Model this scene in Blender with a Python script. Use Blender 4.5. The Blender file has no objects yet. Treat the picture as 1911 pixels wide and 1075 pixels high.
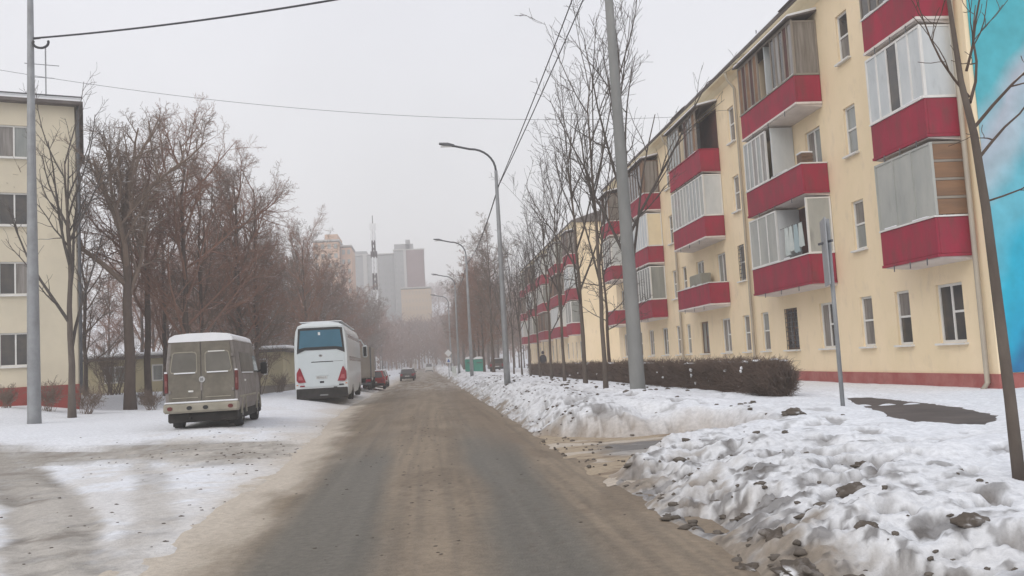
import bpy, math, random
import numpy as np
from mathutils import Vector, Matrix, noise as mnoise

PI = math.pi
scene = bpy.context.scene
COL = scene.collection

# ------------------------------------------------------------------ camera, sky, sun, exposure
cam_d = bpy.data.cameras.new('camera')
cam_d.sensor_width = 36.0
cam_d.lens = 36.0 * 1650.0 / 1911.0
cam_d.clip_start = 0.1
cam_d.clip_end = 6000
cam = bpy.data.objects.new('camera', cam_d)
COL.objects.link(cam)
CAM_H = 1.75


def camera_basis():
    f, roll, vp = 1650.0, math.radians(2.7), (795.0, 682.0)
    yw = Vector(((vp[0] - 955.5) / f, (537.5 - vp[1]) / f, -1.0)).normalized()
    u = Vector((-math.sin(roll), math.cos(roll), 0.0))
    zw = (u - u.dot(yw) * yw).normalized()
    xw = yw.cross(zw)
    return Matrix((xw, yw, zw))            # camera axes -> world


cam.matrix_world = Matrix.Translation((0, 0, CAM_H)) @ camera_basis().to_4x4()
scene.camera = cam

world = bpy.data.worlds.new('World')
scene.world = world
world.use_nodes = True
nt = world.node_tree
nt.nodes.clear()
SUN_EL, SUN_AZ = math.radians(38), math.radians(215)      # compass azimuth, from +Y clockwise
sky = nt.nodes.new('ShaderNodeTexSky')
sky.sky_type = 'NISHITA'
sky.sun_disc = False
sky.sun_elevation = SUN_EL
sky.sun_rotation = SUN_AZ
sky.air_density = 1.0
sky.dust_density = 3.0
# an even cloud layer: the clear sky is drowned in flat grey-white, slightly darker overhead
tc = nt.nodes.new('ShaderNodeTexCoord')
sep = nt.nodes.new('ShaderNodeSeparateXYZ')
nt.links.new(tc.outputs['Generated'], sep.inputs[0])
ramp = nt.nodes.new('ShaderNodeValToRGB')
ramp.color_ramp.elements[0].position = 0.0
ramp.color_ramp.elements[0].color = (7.65, 7.55, 7.4, 1)
ramp.color_ramp.elements[1].position = 0.6
ramp.color_ramp.elements[1].color = (6.75, 6.85, 7.5, 1)
nt.links.new(sep.outputs['Z'], ramp.inputs[0])
noi = nt.nodes.new('ShaderNodeTexNoise')
noi.inputs['Scale'].default_value = 2.2
noi.inputs['Detail'].default_value = 4
nt.links.new(tc.outputs['Generated'], noi.inputs['Vector'])
mr = nt.nodes.new('ShaderNodeMapRange')
mr.inputs['From Min'].default_value = 0.3
mr.inputs['From Max'].default_value = 0.7
mr.inputs['To Min'].default_value = 0.92
mr.inputs['To Max'].default_value = 1.06
nt.links.new(noi.outputs['Fac'], mr.inputs['Value'])
mul = nt.nodes.new('ShaderNodeMix')
mul.data_type = 'RGBA'
mul.blend_type = 'MULTIPLY'
mul.inputs['Factor'].default_value = 1.0
nt.links.new(ramp.outputs['Color'], mul.inputs['A'])
nt.links.new(mr.outputs['Result'], mul.inputs['B'])
mixs = nt.nodes.new('ShaderNodeMix')
mixs.data_type = 'RGBA'
mixs.inputs['Factor'].default_value = 0.93
nt.links.new(sky.outputs['Color'], mixs.inputs['A'])
nt.links.new(mul.outputs['Result'], mixs.inputs['B'])
bg = nt.nodes.new('ShaderNodeBackground')
bg.inputs['Strength'].default_value = 0.1
nt.links.new(mixs.outputs['Result'], bg.inputs['Color'])
wo = nt.nodes.new('ShaderNodeOutputWorld')
nt.links.new(bg.outputs[0], wo.inputs['Surface'])

sun_d = bpy.data.lights.new('sun', 'SUN')
sun_d.energy = 1.0
sun_d.angle = math.radians(40)
sun_d.color = (1.0, 0.95, 0.88)
sun = bpy.data.objects.new('sun', sun_d)
COL.objects.link(sun)
sd = Vector((math.sin(SUN_AZ) * math.cos(SUN_EL), math.cos(SUN_AZ) * math.cos(SUN_EL), math.sin(SUN_EL)))
sun.rotation_euler = sd.to_track_quat('Z', 'Y').to_euler()
sun.location = sd * 50

scene.view_settings.view_transform = 'Standard'
scene.view_settings.look = 'None'
scene.view_settings.gamma = 1.0
scene.view_settings.use_curve_mapping = False
scene.view_settings.exposure = 0.36
scene.cycles.max_bounces = 6
scene.cycles.volume_bounces = 1
scene.cycles.transparent_max_bounces = 8

# ------------------------------------------------------------------ materials
def mat(name, col, rough=0.8, col2=None, scale=3.0, detail=4.0, bump=0.0, bscale=30.0, metallic=0.0,
        lo=0.35, hi=0.65, stretch=(1, 1, 1), snow=0.0, spec=0.3, coat=0.0, dirt=None, dirt_amt=0.0):
    m = bpy.data.materials.new(name)
    m.use_nodes = True
    n = m.node_tree.nodes
    l = m.node_tree.links
    p = n['Principled BSDF']
    p.inputs['Roughness'].default_value = rough
    p.inputs['Metallic'].default_value = metallic
    p.inputs['Specular IOR Level'].default_value = spec
    p.inputs['Base Color'].default_value = (*col, 1)
    if coat:
        p.inputs['Coat Weight'].default_value = coat
    tcn = n.new('ShaderNodeTexCoord')
    mp = n.new('ShaderNodeMapping')
    mp.inputs['Scale'].default_value = stretch
    l.new(tcn.outputs['Object'], mp.inputs['Vector'])
    out = None

    def noise(sc, det):
        t = n.new('ShaderNodeTexNoise')
        t.inputs['Scale'].default_value = sc
        t.inputs['Detail'].default_value = det
        t.inputs['Roughness'].default_value = 0.62
        l.new(mp.outputs['Vector'], t.inputs['Vector'])
        return t

    def ramp01(sock, a, b):
        r = n.new('ShaderNodeMapRange')
        r.inputs['From Min'].default_value = a
        r.inputs['From Max'].default_value = b
        l.new(sock, r.inputs['Value'])
        return r.outputs['Result']

    def mix(fac, a, b):
        x = n.new('ShaderNodeMix')
        x.data_type = 'RGBA'
        l.new(fac, x.inputs['Factor'])
        if isinstance(a, tuple):
            x.inputs['A'].default_value = (*a, 1)
        else:
            l.new(a, x.inputs['A'])
        if isinstance(b, tuple):
            x.inputs['B'].default_value = (*b, 1)
        else:
            l.new(b, x.inputs['B'])
        return x.outputs['Result']
    if col2 is not None:
        out = mix(ramp01(noise(scale, detail).outputs['Fac'], lo, hi), col, col2)
    if dirt is not None:
        f = ramp01(noise(scale * 3.1, 5).outputs['Fac'], 0.75 - dirt_amt, 1.0 - dirt_amt * 0.5)
        out = mix(f, out if out is not None else col, dirt)
    if snow > 0:                                     # snow lying on faces that look upward
        g = n.new('ShaderNodeNewGeometry')
        s = n.new('ShaderNodeSeparateXYZ')
        l.new(g.outputs['True Normal'], s.inputs[0])
        a = n.new('ShaderNodeMath')
        a.operation = 'MULTIPLY'
        l.new(ramp01(s.outputs['Z'], 0.55, 0.8), a.inputs[0])
        l.new(ramp01(noise(1.7, 2).outputs['Fac'], 0.62 - snow * 0.3, 0.7 - snow * 0.3), a.inputs[1])
        out = mix(a.outputs[0], out if out is not None else col, (0.8, 0.81, 0.83))
    if out is not None:
        l.new(out, p.inputs['Base Color'])
    if bump > 0:
        b = n.new('ShaderNodeBump')
        b.inputs['Strength'].default_value = bump
        b.inputs['Distance'].default_value = 0.02
        l.new(noise(bscale, 4).outputs['Fac'], b.inputs['Height'])
        l.new(b.outputs['Normal'], p.inputs['Normal'])
    return m


M = {}
M['wall_yellow'] = mat('wall_yellow', (0.89, 0.73, 0.51), 0.9, (0.82, 0.675, 0.45), 0.7, 6, 0.4, 18, dirt=(0.64, 0.53, 0.385), dirt_amt=0.2, stretch=(1, 1, 0.5))
M['wall_beige'] = mat('wall_beige', (0.68, 0.61, 0.47), 0.9, (0.60, 0.54, 0.42), 0.5, 5, 0.25, 25, dirt=(0.5, 0.43, 0.32), dirt_amt=0.15)
M['trim_cream'] = mat('trim_cream', (0.78, 0.68, 0.48), 0.85, (0.72, 0.62, 0.44), 1.2, 4, 0.15, 30)
M['plinth_red'] = mat('plinth_red', (0.33, 0.085, 0.075), 0.85, (0.42, 0.17, 0.15), 1.6, 6, 0.3, 20, dirt=(0.22, 0.1, 0.09), dirt_amt=0.2)
M['plinth_dark'] = mat('plinth_dark', (0.30, 0.05, 0.04), 0.85, (0.25, 0.06, 0.05), 1.6, 5, 0.3, 20)
M['parapet'] = mat('parapet_red', (0.36, 0.026, 0.055), 0.75, (0.27, 0.026, 0.05), 1.1, 6, 0.2, 16, dirt=(0.17, 0.05, 0.052), dirt_amt=0.3, stretch=(1, 1, 0.4))
M['slab_white'] = mat('slab_white', (0.72, 0.66, 0.62), 0.85, (0.62, 0.56, 0.52), 2.0, 5, 0.1, 30)
M['white_paint'] = mat('white_paint', (0.76, 0.75, 0.72), 0.6, (0.66, 0.65, 0.62), 1.4, 5, 0.05, 20)
M['frame_brown'] = mat('frame_brown', (0.20, 0.13, 0.09), 0.75, (0.12, 0.08, 0.06), 3, 4, 0.1, 30)
M['panel_white'] = mat('panel_white', (0.62, 0.64, 0.64), 0.6, (0.50, 0.53, 0.54), 1.2, 6, 0.1, 15, stretch=(1, 1, 0.35), dirt=(0.38, 0.4, 0.4), dirt_amt=0.16)
M['panel_grey'] = mat('panel_grey', (0.34, 0.35, 0.33), 0.5, (0.46, 0.46, 0.42), 1.1, 6, 0.1, 15, stretch=(1, 1, 0.3), dirt=(0.2, 0.2, 0.19), dirt_amt=0.16)
M['plywood'] = mat('plywood', (0.28, 0.16, 0.09), 0.8, (0.2, 0.12, 0.075), 1.3, 5, 0.15, 25, stretch=(0.4, 0.4, 3))
M['glass_dark'] = mat('glass_dark', (0.035, 0.035, 0.038), 0.12, (0.09, 0.075, 0.06), 1.0, 3, spec=0.6)
M['glass_curtain'] = mat('glass_curtain', (0.15, 0.13, 0.115), 0.2, (0.26, 0.24, 0.22), 2.2, 3, spec=0.6, stretch=(4, 4, 0.3))
M['glass_grey'] = mat('glass_grey', (0.22, 0.235, 0.225), 0.15, (0.30, 0.31, 0.29), 1.6, 4, spec=0.6, stretch=(2, 2, 0.4))
M['interior_dark'] = mat('interior_dark', (0.13, 0.06, 0.05), 0.9, (0.08, 0.05, 0.045), 1.5, 4)
M['metal_grey'] = mat('metal_grey', (0.30, 0.31, 0.32), 0.55, (0.24, 0.245, 0.25), 2.5, 4, 0.05, 40, metallic=0.2)
M['metal_dark'] = mat('metal_dark', (0.09, 0.095, 0.105), 0.5, (0.13, 0.13, 0.135), 2, 4, metallic=0.3)
M['concrete'] = mat('concrete', (0.25, 0.25, 0.24), 0.9, (0.19, 0.193, 0.187), 1.8, 6, 0.3, 25, stretch=(1, 1, 0.35))
M['pipe'] = mat('pipe_beige', (0.42, 0.37, 0.29), 0.6, (0.33, 0.29, 0.24), 2, 4, stretch=(1, 1, 0.3))
M['roof_dark'] = mat('roof_dark', (0.10, 0.085, 0.08), 0.85, (0.15, 0.13, 0.12), 2, 4, 0.1, 20)
M['snow_plain'] = mat('snow_plain', (0.82, 0.83, 0.85), 0.75, (0.76, 0.77, 0.79), 1.6, 4, 0.35, 9, spec=0.2)
M['wire'] = mat('wire', (0.05, 0.05, 0.055), 0.6)
M['bark_dark'] = mat('bark_dark', (0.085, 0.062, 0.05), 0.95, (0.12, 0.09, 0.072), 3, 5, 0.4, 20, snow=0.12, stretch=(1, 1, 0.4))
M['bark_grey'] = mat('bark_grey', (0.15, 0.125, 0.105), 0.95, (0.10, 0.08, 0.068), 3, 5, 0.4, 20, snow=0.1, stretch=(1, 1, 0.4))
M['bark_light'] = mat('bark_light', (0.30, 0.26, 0.19), 0.95, (0.13, 0.10, 0.08), 2.2, 5, 0.4, 16, stretch=(1, 1, 0.35))
M['twig_red'] = mat('twig_red', (0.275, 0.155, 0.11), 0.95, (0.21, 0.125, 0.092), 0.6, 3, snow=0.22)
M['twig_brown'] = mat('twig_brown', (0.205, 0.15, 0.115), 0.95, (0.155, 0.115, 0.09), 0.6, 3, snow=0.30)
M['twig_grey'] = mat('twig_grey', (0.11, 0.095, 0.085), 0.95, (0.08, 0.068, 0.06), 0.6, 3, snow=0.05)
M['hedge'] = mat('hedge_twigs', (0.105, 0.078, 0.062), 0.95, (0.155, 0.112, 0.09), 1.5, 4, snow=0.06)
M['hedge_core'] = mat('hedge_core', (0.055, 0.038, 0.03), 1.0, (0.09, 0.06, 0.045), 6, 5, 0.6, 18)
M['clod'] = mat('clod', (0.12, 0.102, 0.086), 1.0, (0.36, 0.34, 0.32), 7, 6, 0.7, 30, lo=.5, hi=.8, snow=0.18, spec=0.1)
M['crumb'] = mat('crumb', (0.105, 0.09, 0.076), 1.0, (0.17, 0.15, 0.13), 5, 4, spec=0.1)
M['lens_dull'] = mat('lens_dull', (0.24, 0.10, 0.09), 0.4, (0.16, 0.07, 0.065), 8, 3)
M['hazed_window'] = mat('hazed_window', (0.47, 0.38, 0.28), 0.7)  # haze painted in: window colour drawn close to the block's wall tone
M['lens_dark'] = mat('lens_dark', (0.17, 0.03, 0.03), 0.3, (0.12, 0.035, 0.03), 6, 3)
M['asphalt'] = mat('asphalt', (0.085, 0.072, 0.066), 0.8, (0.125, 0.105, 0.094), 1.6, 6, 0.25, 60)
M['tyre'] = mat('tyre', (0.022, 0.022, 0.023), 0.9, (0.05, 0.048, 0.045), 4, 4, 0.2, 30)
M['rim'] = mat('rim', (0.28, 0.28, 0.28), 0.5, (0.2, 0.19, 0.18), 5, 4, metallic=0.5)
M['underbody'] = mat('underbody', (0.018, 0.017, 0.016), 0.9, (0.04, 0.036, 0.033), 3, 4)
M['van_paint'] = mat('van_paint', (0.27, 0.245, 0.232), 0.65, (0.195, 0.175, 0.16), 1.3, 6, 0.08, 25, dirt=(0.15, 0.135, 0.115), dirt_amt=0.32)
M['van_door'] = mat('van_door', (0.205, 0.185, 0.15), 0.75, (0.145, 0.13, 0.105), 1.4, 6, 0.08, 25, dirt=(0.11, 0.098, 0.08), dirt_amt=0.32)
M['van_window'] = mat('van_window', (0.115, 0.107, 0.092), 0.45, (0.165, 0.155, 0.135), 1.5, 5, dirt=(0.14, 0.13, 0.11), dirt_amt=0.15)
M['van_bumper'] = mat('van_bumper', (0.36, 0.33, 0.27), 0.8, (0.26, 0.24, 0.19), 1.7, 5, 0.1, 20)
M['rubber'] = mat('rubber', (0.03, 0.03, 0.03), 0.7)
M['bus_paint'] = mat('bus_paint', (0.66, 0.70, 0.71), 0.35, (0.60, 0.645, 0.655), 0.8, 5, coat=0.3, dirt=(0.5, 0.51, 0.5), dirt_amt=0.08)
M['bus_panel'] = mat('bus_panel', (0.60, 0.655, 0.675), 0.35, (0.56, 0.615, 0.63), 0.8, 5, coat=0.3)
M['bus_glass'] = mat('bus_glass', (0.02, 0.105, 0.165), 0.1, (0.03, 0.13, 0.20), 0.7, 3, spec=0.5)
M['black_gloss'] = mat('black_gloss', (0.012, 0.013, 0.016), 0.2, spec=0.5)
M['lens_red'] = mat('lens_red', (0.30, 0.012, 0.028), 0.2, (0.22, 0.01, 0.022), 4, 3, spec=0.6)
M['lens_pale'] = mat('lens_pale', (0.42, 0.10, 0.11), 0.2, spec=0.6)
M['lens_white'] = mat('lens_white', (0.7, 0.7, 0.68), 0.15, spec=0.6)
M['lens_orange'] = mat('lens_orange', (0.55, 0.16, 0.03), 0.2, spec=0.6)
M['chrome'] = mat('chrome', (0.5, 0.5, 0.5), 0.25, metallic=0.9)
M['plate'] = mat('plate', (0.62, 0.63, 0.62), 0.5, (0.5, 0.5, 0.48), 6, 4)
M['ink'] = mat('ink', (0.09, 0.09, 0.09), 0.7)
M['box_tan'] = mat('box_tan', (0.30, 0.265, 0.22), 0.7, (0.24, 0.21, 0.18), 1.2, 5, 0.1, 15)
M['car_red'] = mat('car_red', (0.36, 0.03, 0.03), 0.35, coat=0.3)
M['car_silver'] = mat('car_silver', (0.42, 0.41, 0.39), 0.4, (0.34, 0.33, 0.31), 1.5, 4, coat=0.2)
M['car_dark'] = mat('car_dark', (0.07, 0.068, 0.07), 0.4, (0.11, 0.105, 0.10), 1.5, 4, coat=0.2)
M['car_white'] = mat('car_white', (0.66, 0.66, 0.65), 0.4, (0.55, 0.54, 0.52), 1.5, 4, coat=0.2)
M['car_brown'] = mat('car_brown', (0.14, 0.10, 0.085), 0.5, (0.10, 0.08, 0.07), 1.5, 4)
M['green_box'] = mat('green_box', (0.045, 0.26, 0.19), 0.5, (0.06, 0.31, 0.24), 1.3, 4, 0.05, 20)
M['rail_white'] = mat('rail_white', (0.68, 0.70, 0.68), 0.6)
M['rail_green'] = mat('rail_green', (0.06, 0.2, 0.13), 0.6)
M['sign_back'] = mat('sign_back', (0.36, 0.37, 0.38), 0.5, (0.29, 0.30, 0.31), 2.5, 4, metallic=0.3)
M['sign_white'] = mat('sign_white', (0.74, 0.74, 0.74), 0.5)
M['sign_red'] = mat('sign_red', (0.5, 0.03, 0.03), 0.5)
M['sign_blue'] = mat('sign_blue', (0.03, 0.12, 0.42), 0.5)
M['tower_grey'] = mat('tower_grey', (0.25, 0.25, 0.245), 0.9, (0.30, 0.30, 0.295), 0.1, 3)
M['tower_orange'] = mat('tower_orange', (0.50, 0.31, 0.20), 0.9, (0.56, 0.37, 0.25), 0.1, 3)
M['tower_mauve'] = mat('tower_mauve', (0.17, 0.105, 0.10), 0.9, (0.21, 0.13, 0.12), 0.1, 3)
M['tower_pale'] = mat('tower_pale', (0.42, 0.41, 0.385), 0.9)
M['block_orange'] = mat('block_orange', (0.50, 0.385, 0.26), 0.9, (0.54, 0.42, 0.29), 0.15, 3)
M['low_yellow'] = mat('low_yellow', (0.52, 0.45, 0.28), 0.9, (0.44, 0.39, 0.26), 0.8, 5, 0.2, 15)
M['mast_dark'] = mat('mast_dark', (0.06, 0.04, 0.04), 0.7)
M['mast_white'] = mat('mast_white', (0.72, 0.72, 0.72), 0.7)
M['cloth_white'] = mat('cloth_white', (0.55, 0.58, 0.56), 0.9, (0.45, 0.5, 0.49), 3, 4)
M['cloth_blue'] = mat('cloth_blue', (0.34, 0.42, 0.44), 0.9)
M['coat_dark'] = mat('coat_dark', (0.03, 0.028, 0.035), 0.9, (0.05, 0.045, 0.05), 4, 3)
M['skin'] = mat('skin', (0.5, 0.32, 0.24), 0.6)
M['wood_box'] = mat('wood_box', (0.13, 0.085, 0.06), 0.8, (0.2, 0.13, 0.09), 3, 4)
M['cabinet_grey'] = mat('cabinet_grey', (0.30, 0.29, 0.24), 0.7, (0.25, 0.24, 0.2), 2, 3)


def mural_material():
    """Flat paint on the gable: turquoise sky, pale clouds, blue lower down."""
    m = bpy.data.materials.new('mural_paint')
    m.use_nodes = True
    n, l = m.node_tree.nodes, m.node_tree.links
    p = n['Principled BSDF']
    p.inputs['Roughness'].default_value = 0.8
    tcn = n.new('ShaderNodeTexCoord')
    sp = n.new('ShaderNodeSeparateXYZ')
    l.new(tcn.outputs['Object'], sp.inputs[0])
    nz = n.new('ShaderNodeTexNoise')
    nz.inputs['Scale'].default_value = 0.35
    nz.inputs['Detail'].default_value = 3
    l.new(tcn.outputs['Object'], nz.inputs['Vector'])
    # height + wobble - drift along the wall
    a = n.new('ShaderNodeMath'); a.operation = 'MULTIPLY_ADD'
    l.new(nz.outputs['Fac'], a.inputs[0]); a.inputs[1].default_value = 3.0
    l.new(sp.outputs['Z'], a.inputs[2])
    b = n.new('ShaderNodeMath'); b.operation = 'MULTIPLY_ADD'
    l.new(sp.outputs['Y'], b.inputs[0]); b.inputs[1].default_value = 1.25
    l.new(a.outputs[0], b.inputs[2])
    mr_ = n.new('ShaderNodeMapRange')
    mr_.inputs['From Min'].default_value = 0.0
    mr_.inputs['From Max'].default_value = 14.0
    l.new(b.outputs[0], mr_.inputs['Value'])
    r = n.new('ShaderNodeValToRGB')
    cr = r.color_ramp
    cr.elements[0].position = 0.0
    cr.elements[0].color = (0.02, 0.16, 0.36, 1)
    cr.elements[1].position = 1.0
    cr.elements[1].color = (0.08, 0.46, 0.55, 1)
    for pos, c in ((0.12, (0.02, 0.20, 0.42)), (0.16, (0.01, 0.42, 0.66)), (0.27, (0.02, 0.50, 0.70)), (0.34, (0.14, 0.56, 0.70)),
                   (0.43, (0.16, 0.56, 0.68)), (0.49, (0.42, 0.58, 0.66)), (0.57, (0.50, 0.56, 0.64)), (0.63, (0.10, 0.50, 0.58)), (0.8, (0.07, 0.48, 0.56))):
        e = cr.elements.new(pos)
        e.color = (*c, 1)
    l.new(mr_.outputs['Result'], r.inputs[0])
    n3 = n.new('ShaderNodeTexNoise'); n3.inputs['Scale'].default_value = 2.2; n3.inputs['Detail'].default_value = 6
    l.new(tcn.outputs['Object'], n3.inputs['Vector'])
    m3 = n.new('ShaderNodeMapRange'); m3.inputs['From Min'].default_value = .3; m3.inputs['From Max'].default_value = .7
    m3.inputs['To Min'].default_value = .70; m3.inputs['To Max'].default_value = .92
    l.new(n3.outputs['Fac'], m3.inputs['Value'])
    x3 = n.new('ShaderNodeMix'); x3.data_type = 'RGBA'; x3.blend_type = 'MULTIPLY'; x3.inputs['Factor'].default_value = 1
    l.new(r.outputs['Color'], x3.inputs['A']); l.new(m3.outputs['Result'], x3.inputs['B'])
    l.new(x3.outputs['Result'], p.inputs['Base Color'])
    return m


M['mural'] = mural_material()


def attr_material(name, rough_dry=1.0):
    """Ground colour from the per-vertex 'soil' colour (what lies there: snow, slush, sand, asphalt), with fine grain."""
    m = bpy.data.materials.new(name)
    m.use_nodes = True
    n, l = m.node_tree.nodes, m.node_tree.links
    p = n['Principled BSDF']
    p.inputs['Specular IOR Level'].default_value = 0.12
    at = n.new('ShaderNodeAttribute')
    at.attribute_name = 'soil'
    tcn = n.new('ShaderNodeTexCoord')
    n1 = n.new('ShaderNodeTexNoise'); n1.inputs['Scale'].default_value = 13; n1.inputs['Detail'].default_value = 6
    n2 = n.new('ShaderNodeTexNoise'); n2.inputs['Scale'].default_value = 45; n2.inputs['Detail'].default_value = 3
    l.new(tcn.outputs['Object'], n1.inputs['Vector']); l.new(tcn.outputs['Object'], n2.inputs['Vector'])
    mr1 = n.new('ShaderNodeMapRange')
    mr1.inputs['From Min'].default_value = 0.3; mr1.inputs['From Max'].default_value = 0.7
    mr1.inputs['To Min'].default_value = 0.86; mr1.inputs['To Max'].default_value = 1.1
    l.new(n1.outputs['Fac'], mr1.inputs['Value'])
    mx = n.new('ShaderNodeMix'); mx.data_type = 'RGBA'; mx.blend_type = 'MULTIPLY'
    mx.inputs['Factor'].default_value = 1
    l.new(at.outputs['Color'], mx.inputs['A']); l.new(mr1.outputs['Result'], mx.inputs['B'])
    l.new(mx.outputs['Result'], p.inputs['Base Color'])
    # alpha = wetness
    rr = n.new('ShaderNodeMapRange')
    rr.inputs['To Min'].default_value = rough_dry; rr.inputs['To Max'].default_value = 0.42
    l.new(at.outputs['Alpha'], rr.inputs['Value'])
    l.new(rr.outputs['Result'], p.inputs['Roughness'])
    bp = n.new('ShaderNodeBump'); bp.inputs['Strength'].default_value = 0.5; bp.inputs['Distance'].default_value = 0.035
    ad = n.new('ShaderNodeMath'); ad.operation = 'MULTIPLY_ADD'; ad.inputs[1].default_value = 0.75
    l.new(n2.outputs['Fac'], ad.inputs[0]); l.new(n1.outputs['Fac'], ad.inputs[2])
    l.new(ad.outputs[0], bp.inputs['Height'])
    l.new(bp.outputs['Normal'], p.inputs['Normal'])
    return m


M['ground'] = attr_material('snow_ground')
M['road'] = attr_material('road_surface', 0.8)

# ------------------------------------------------------------------ helpers
class MB:
    """Collects shapes; build() links them as one mesh object."""
    def __init__(s):
        s.v, s.f = [], []

    def add(s, vs, fs):
        o = len(s.v)
        s.v.extend([tuple(p) for p in vs])
        s.f.extend([tuple(i + o for i in f) for f in fs])
        return s

    def box(s, x0, x1, y0, y1, z0, z1):
        return s.add([(x0, y0, z0), (x1, y0, z0), (x1, y1, z0), (x0, y1, z0), (x0, y0, z1), (x1, y0, z1), (x1, y1, z1), (x0, y1, z1)],
                     [(0, 3, 2, 1), (4, 5, 6, 7), (0, 1, 5, 4), (1, 2, 6, 5), (2, 3, 7, 6), (3, 0, 4, 7)])

    def bbox(s, x0, x1, y0, y1, z0, z1, b=0.02):
        """box with chamfered edges"""
        b = min(b, (x1 - x0) * .45, (y1 - y0) * .45, (z1 - z0) * .45)
        vs, idx = [], {}
        for i, (X, sx) in enumerate(((x0, 1), (x1, -1))):
            for j, (Y, sy) in enumerate(((y0, 1), (y1, -1))):
                for k, (Z, sz) in enumerate(((z0, 1), (z1, -1))):
                    idx[(i, j, k, 0)] = len(vs); vs.append((X, Y + sy * b, Z + sz * b))
                    idx[(i, j, k, 1)] = len(vs); vs.append((X + sx * b, Y, Z + sz * b))
                    idx[(i, j, k, 2)] = len(vs); vs.append((X + sx * b, Y + sy * b, Z))
        I = idx
        fs = []
        q = [(0, 0), (1, 0), (1, 1), (0, 1)]
        fs.append([I[(0, a, c, 0)] for a, c in reversed(q)]); fs.append([I[(1, a, c, 0)] for a, c in q])
        fs.append([I[(a, 0, c, 1)] for a, c in q]); fs.append([I[(a, 1, c, 1)] for a, c in reversed(q)])
        fs.append([I[(a, c, 0, 2)] for a, c in reversed(q)]); fs.append([I[(a, c, 1, 2)] for a, c in q])
        for a in (0, 1):
            for c in (0, 1):
                fs.append([I[(a, c, 0, 0)], I[(a, c, 1, 0)], I[(a, c, 1, 1)], I[(a, c, 0, 1)]])
                fs.append([I[(a, 0, c, 0)], I[(a, 1, c, 0)], I[(a, 1, c, 2)], I[(a, 0, c, 2)]])
                fs.append([I[(0, a, c, 1)], I[(1, a, c, 1)], I[(1, a, c, 2)], I[(0, a, c, 2)]])
                for k in (0, 1):
                    fs.append([I[(a, c, k, 0)], I[(a, c, k, 1)], I[(a, c, k, 2)]])
        return s.add(vs, fs)

    def tube(s, pts, rads, n=6, cap=True):
        pts = [Vector(p) for p in pts]
        o = len(s.v)
        ref = Vector((0, 0, 1))
        d0 = (pts[-1] - pts[0])
        if d0.length < 1e-6:
            return s
        d0.normalize()
        if abs(d0.z) > 0.9:
            ref = Vector((1, 0, 0))
        cs = [(math.cos(2 * PI * k / n), math.sin(2 * PI * k / n)) for k in range(n)]
        for i, p in enumerate(pts):
            a = pts[max(0, i - 1)]
            b = pts[min(len(pts) - 1, i + 1)]
            d = (b - a)
            u = d.cross(ref)
            if u.length < 1e-7:
                u = Vector((1, 0, 0))
            u.normalize()
            w = d.cross(u)
            w.normalize()
            r = rads[i] if hasattr(rads, '__len__') else rads
            for c, sn in cs:
                s.v.append((p.x + r * (u.x * c + w.x * sn), p.y + r * (u.y * c + w.y * sn), p.z + r * (u.z * c + w.z * sn)))
        for i in range(len(pts) - 1):
            for k in range(n):
                k2 = (k + 1) % n
                s.f.append((o + i * n + k, o + i * n + k2, o + (i + 1) * n + k2, o + (i + 1) * n + k))
        if cap:
            s.f.append(tuple(o + k for k in reversed(range(n))))
            e = o + (len(pts) - 1) * n
            s.f.append(tuple(e + k for k in range(n)))
        return s

    def loft(s, rings, cap=True):
        o = len(s.v)
        n = len(rings[0])
        for r in rings:
            s.v.extend([tuple(p) for p in r])
        for i in range(len(rings) - 1):
            for k in range(n):
                k2 = (k + 1) % n
                s.f.append((o + i * n + k, o + i * n + k2, o + (i + 1) * n + k2, o + (i + 1) * n + k))
        if cap:
            s.f.append(tuple(o + k for k in reversed(range(n))))
            e = o + (len(rings) - 1) * n
            s.f.append(tuple(e + k for k in range(n)))
        return s

    def prism(s, poly, axis, a, b):
        """poly: 2-D outline; axis 'x': (y,z), 'y': (x,z), 'z': (x,y)"""
        def P(p, t):
            return {'x': (t, p[0], p[1]), 'y': (p[0], t, p[1]), 'z': (p[0], p[1], t)}[axis]
        return s.loft([[P(p, a) for p in poly], [P(p, b) for p in poly]])

    def blob(s, c, r, seed=0, n=10, m=7, amp=0.3, half=False):
        rnd = random.Random(seed)
        ph = [(rnd.uniform(0, 6.3), rnd.uniform(0, 6.3), rnd.uniform(1.3, 3.2), rnd.uniform(1, 3)) for _ in range(4)]
        rings = []
        for i in range(m + 1):
            th = PI * i / m
            ring = []
            for k in range(n):
                f = 2 * PI * k / n
                d = Vector((math.sin(th) * math.cos(f), math.sin(th) * math.sin(f), math.cos(th)))
                w = 1 + amp * sum(math.sin(a + q * d.x * 2 + t * d.y * 2) * math.cos(b + q * d.z * 2) for a, b, q, t in ph) / 2
                ring.append((c[0] + d.x * r[0] * w, c[1] + d.y * r[1] * w, c[2] + d.z * r[2] * w))
            rings.append(ring)
        return s.loft(rings, False)

    def mesh(s, name, smooth=False):
        me = bpy.data.meshes.new(name)
        me.from_pydata(s.v, [], s.f)
        if smooth:
            me.polygons.foreach_set('use_smooth', [True] * len(me.polygons))
        me.update()
        return me

    def build(s, name, m, parent=None, smooth=False, loc=None):
        me = s.mesh(name, smooth)
        return link(name, me, m, parent, loc)


def link(name, me, m, parent=None, loc=None, rot=None):
    if m is not None and not me.materials:
        me.materials.append(M[m] if isinstance(m, str) else m)
    o = bpy.data.objects.new(name, me)
    COL.objects.link(o)
    if parent is not None:
        o.parent = parent
    if loc is not None:
        o.location = loc
    if rot is not None:
        o.rotation_euler = rot
    return o


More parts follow.
